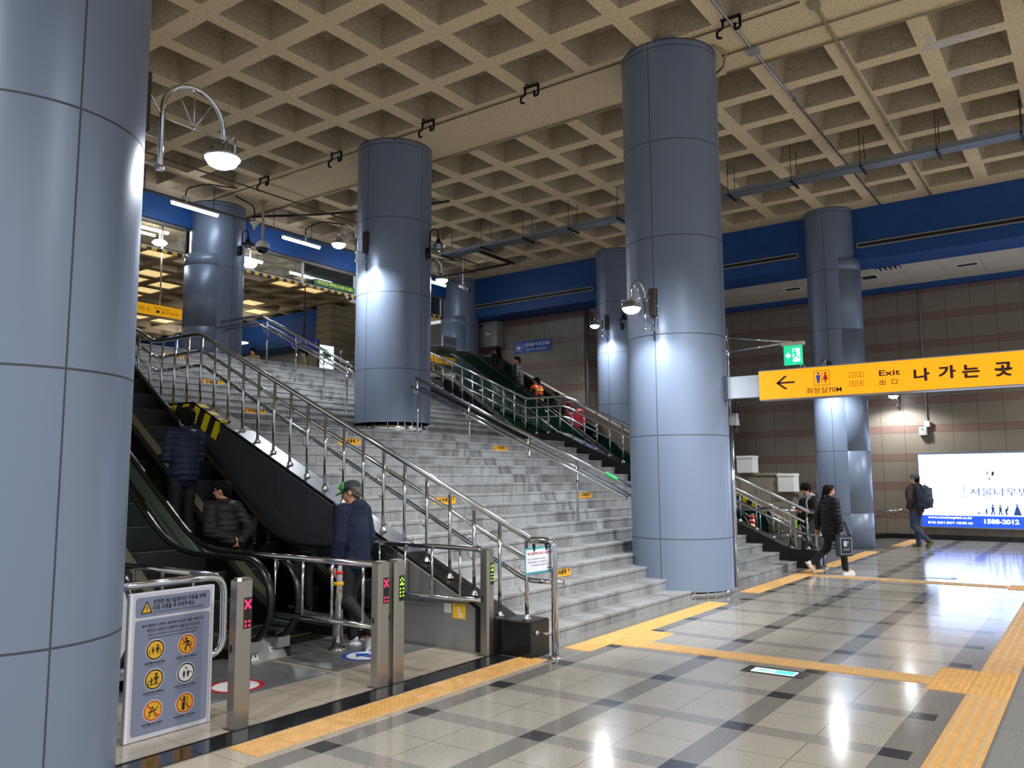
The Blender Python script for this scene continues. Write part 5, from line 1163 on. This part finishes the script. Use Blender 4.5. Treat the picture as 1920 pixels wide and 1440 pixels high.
    if hair:
        w = MB(); w.ell(Hd(0, -.020, 1.655), (.086*s, .098*s, .088*s), 18, 12, HM); w.ell(Hd(0, -.055, 1.615), (.079*s, .062*s, .085*s), 16, 10, HM); w.ell(Hd(0, .05, 1.705), (.06*s, .045*s, .028*s), 12, 8, HM)
        if hair == 'bushy': w.ell(Hd(0, -.02, 1.665), (.105*s, .115*s, .10*s), 18, 12, HM); w.ell(Hd(0, -.05, 1.61), (.095*s, .075*s, .09*s), 16, 10, HM)
        if hair == 'long': w.cap(Hd(0, -.06, 1.63), V(0, -.10, 1.36), .09*s, .075*s); w.ell(Hd(0, -.03, 1.64), (.095*s, .105*s, .1*s), 16, 10, HM)
        if hair == 'tied': w.cap(Hd(-.02, -.09, 1.62), Hd(-.05, -.13, 1.47), .035*s, .022*s); w.ell(Hd(0, -.03, 1.64), (.09*s, .1*s, .095*s), 16, 10, HM)
        if hair == 'bob': w.ell(Hd(0, -.03, 1.62), (.10*s, .105*s, .115*s), 16, 10, HM)
        remesh(w, 'hair', hm_, root, .009, 1, lambda p, n: .010*noise.noise(p*42)+.009*noise.noise(p*17))
    if hat == 'cap':
        w = MB(); w.ell(Hd(0, -.010, 1.675), (.094*s, .112*s, .075*s), 20, 12, HM); hb = remesh(w, 'cap', mat('cap_dark', '23292f', .7), root, .009, 1)
        g = MB(); g.ell(Hd(0, .055, 1.685), (.085*s, .062*s, .06*s), 16, 10, HM); go = g.build('cap_front', mat('cap_green', '3a8a3f', .7), root, True); go.parent = hb
        g = MB(); n = 12; vs = []
        for zz, r0 in ((0, 1), (-.006, 1)):
            for q in range(n+1):
                a = PI*q/n; vs.append(Hd(.082*math.cos(a), .07+.105*math.sin(a), 1.648-.02*math.sin(a)+zz))
        g.add(vs, [tuple(range(n+1)), tuple(range(2*n+1, n, -1))]+[(q, q+1, n+2+q, n+1+q) for q in range(n)]); go = g.build('brim', mat('cap_green2', '57a548', .6), root, True); go.parent = hb
    if hat == 'beanie':
        w = MB(); w.ell(Hd(0, -.012, 1.672), (.094*s, .108*s, .09*s), 18, 12, HM); remesh(w, 'beanie', mat('beanie_grey', '4a5158', .9), root, .01, 1)
    if hat == 'redhood':
        w = MB(); w.ell(Hd(0, -.02, 1.645), (.115*s, .12*s, .13*s), 18, 12, HM); w.cap(Hd(0, -.03, 1.6), V(0, -.03, 1.42), .11*s, .13*s); remesh(w, 'hood', mat('hood_red', '7b1f2b', .8), root, .012, 2, folds(.006))
    return root, V
def backpack(root, V, label, col, w=.30, hgt=.46, dep=.19, off=(0, 0), zc=1.20, trim='30343a'):
    M_ = Matrix.Translation(root.location) @ Matrix.Rotation(root.rotation_euler.z, 4, 'Z')
    t = thing('backpack', label, 'backpack', root.location+Vector((0, 0, 0)), None, root.rotation_euler.z)
    c = V(off[0], -.135-dep/2, zc); b = MB()
    b.ell(c, (w*.5, dep*.62, hgt*.52)); b.box(c.x-w*.42, c.x+w*.42, c.y-dep*.42, c.y+dep*.5, c.z-hgt*.46, c.z+hgt*.40)
    b.ell(c+Vector((0, -dep*.45, -hgt*.16)), (w*.38, dep*.3, hgt*.26))
    remesh(b, 'bag', mat('pack_'+col, col, .65), t, .012, 3, folds(.005))
    m_ = mat('pack_strap_'+trim, trim, .7)
    for sx in (-1, 1):
        st = MB().tube(fillet([V(off[0]+sx*.10, -.15, zc+hgt*.38), V(off[0]+sx*.125, -.02, 1.53), V(off[0]+sx*.125, .165, 1.36), V(off[0]+sx*.15, .14, 1.12), V(off[0]+sx*.17, -.10, zc-hgt*.36)], .08), .017, 8); st.build('strap', m_, t, True)
    MB().tube(arc(c+Vector((0, .0, hgt*.44)), .045, 0, PI, 8, (1, 0, 0), (0, 0, 1)), .009, 6).build('handle', m_, t, True)
    MB().tube([c+Vector((-w*.34, -dep*.62, hgt*.05)), c+Vector((0, -dep*.7, hgt*.08)), c+Vector((w*.34, -dep*.62, hgt*.05))], .006, 6).build('zip', m_, t, True)
    return t
A90 = PI/2
st = lambda y: max(0, INC*(y-YK))
def stepz(y):   # top of the tread under y
    k = math.floor((y-YK-.05)/.4+.25); return (max(0, INC*(.4*k+.05)) if k >= 0 else .004)
person(5.88, 9.22, stepz(9.22), A90, 'person in a navy quilted jacket riding up, seen from behind with hands in front', 1.71, ('phone', 'phone'), 'stand', '131d38', 'puffer', .83, '060607', hair='bushy', fine=True, bulk=.8)
person(5.86, 8.36, stepz(8.36), A90+.12, 'person in a black padded jacket riding up with hands clasped behind the back', 1.66, ('behind', 'behind'), 'stand', '17181a', 'puffer', .80, '0e0e10', hair='short', head=(.45, -.1), fine=True, bulk=1.15)
person(6.08, 6.42, .012, A90+.15, 'person in a navy hoodie and green cap stepping onto the escalator', 1.68, ('down', 'down'), 'strideR', '141e37', 'hoodie', .80, '101013', shoes='c9cbd2', sole='e6e7ea', hair='short', hairm=mat('grey_hair', '57514d', .6), hat='cap', hood=True, head=(.35, -.25), fine=True, bulk=1.3, collar=False)
person(18.55, 13.83, stepz(13.83), A90, 'person in a long black coat with long hair near the top of the right escalator', 1.50, ('down', 'down'), 'stand', '060607', 'coat', .45, '060607', hair='long')
person(18.4, 13.02, stepz(13.02), A90+.25, 'person in a dark jacket with short hair below the blue handrail sign', 1.68, ('pocket', 'down'), 'stand', '17181b', 'puffer', .78, '131315', hair='short', head=(.7, 0))
person(18.45, 12.40, stepz(12.40), A90+.1, 'person in an orange safety vest on the right escalator', 1.62, ('down', 'down'), 'stand', '15161a', 'coat', .85, '1b1b20', hair='short', vest=True)
person(18.5, 11.82, stepz(11.82), A90+.5, 'person with black bobbed hair and dark coat between the vest and the red backpack', 1.47, ('pocket', 'pocket'), 'stand', '1a1616', 'puffer', .7, '151416', hair='bob', head=(.5, 0))
r, V_ = person(18.5, 11.25, stepz(11.25), A90+.1, 'person in a dark red hooded jacket lowest of the riders on the right escalator', 1.46, ('pocket', 'pocket'), 'stand', '6a1c28', 'puffer', .74, '1a191d', hair=None, hat='redhood', lean=.3)
backpack(r, V_, 'bright red backpack on the lowest rider of the right escalator', 'd3293c', .40, .50, .26, (0, -.05), 1.20, '7a1520')
person(18.5, 15.35, ZT-.55, A90, 'person reaching the right escalator top, only dark head and shoulders showing', 1.66, ('pocket', 'pocket'), 'stand', '121214', 'coat', .7, '121214', hair='short')
r, V_ = person(15.38, 4.02, .0, math.radians(-42), 'person in black padded coat striding right with a dark tote bag', 1.56, ('swingB', 'bag'), 'walkR', '0d0d0f', 'puffer', .70, '0b0b0d', shoes='d9d5cf', sole='e8e4de', hair='tied', hairm=HAIRB, head=(-.15, 0), bulk=.9)
tb = thing('tote_bag', 'dark blue tote bag with white printed frame held by the striding person', 'bag', r.location, None, r.rotation_euler.z)
c = V_(.33, .05, .58); b = MB(); hw, hh, dd = .165, .19, .028
b.bbox(c.x-dd, c.x+dd, c.y-hw, c.y+hw, c.z-hh, c.z+hh, .02); b.ell(c+Vector((0, 0, -.08)), (dd*1.7, hw*.9, hh*.6))
remesh(b, 'bag_body', mat('tote_navy', '27303f', .85), tb, .010, 2, folds(.006))
for q in (-1, 1): MB().tube(fillet([c+Vector((q*.03, -.11, hh-.02)), c+Vector((q*.02-.02, -.03, hh+.22)), c+Vector((q*.02-.02, .03, hh+.22)), c+Vector((q*.03, .11, hh-.02))], .05), .010, 8).build('handle', mat('tote_navy', '27303f'), tb, True)
f = Face(c+Vector((.062, -.13, -.17)), (0, 1, 0), (0, 0, 1)); f.frame(.02, .02, .24, .30, .006, 0).text('8', .075, .15, None, .10, 0, 'l', .03).text('?', .15, .19, None, .055, 0, 'l', .03).text('SECONDS', .13, .09, .12, .02, 0, 'c'); f.mb.build('print', mat('tote_print', 'c9ccd2', .7), tb, True)
r, V_ = person(16.9, 4.85, .0, math.radians(150), 'person in a grey-hooded dark top looking down at a phone behind the tote bag walker', 1.57, ('phone', 'down'), 'walkL', '17171a', 'hoodie', .85, '151518', hair='bushy', hairm=HAIR, head=(.1, -.35), hood=True, collar=False)
backpack(r, V_, 'dark backpack with grey straps on the phone user', '1a1b20', .28, .40, .15, (0, 0), 1.2, '8b8d92')
w = MB(); w.ell(V_(0, -.06, 1.475), (.15, .09, .065)); w.cap(V_(-.13, 0, 1.43), V_(.13, 0, 1.43), .085, .085); remesh(w, 'grey_hood', mat('hood_grey', '8b8d8f', .9), r, .012, 2, folds(.006))
ph = thing('mobile_phone', 'mobile phone held by the person looking down', 'phone', r.location, None, r.rotation_euler.z)
c = V_(-.12, .36, 1.19); MB().bbox(-.036, .036, -.075, .075, -.005, .005, .004, Matrix.Translation(c) @ Matrix.Rotation(.5, 4, 'X')).build('case', BLACKPL, ph, True)
r, V_ = person(22.0, 3.73, .0, math.radians(62), 'person with grey cap and big backpack walking past the billboard', 1.75, ('pocket', 'pocket'), 'strideR', '39332f', 'coat', .82, '27344e', shoes='3a3d2a', sole='66703a', hair='short', hat='beanie', head=(.3, 0))
backpack(r, V_, 'large dark blue backpack on the person passing the billboard', '222b40', .34, .56, .24, (0, 0), 1.2, '1a2030')
person(16.85, 22.7, ZT, A90+2, 'person with tan collar half hidden by the top step beside the column', 1.68, ('down', 'down'), 'stand', '8a6d45', 'coat', .7, '1b1b1f', hair='bushy')
person(18.35, 21.9, ZT, A90+1, 'person in a beige jacket half hidden by the top step near the platform sign', 1.7, ('down', 'down'), 'stand', '8a7d60', 'coat', .75, '1b1b1f', hair='short')
bpy.data.scenes.remove(TS)
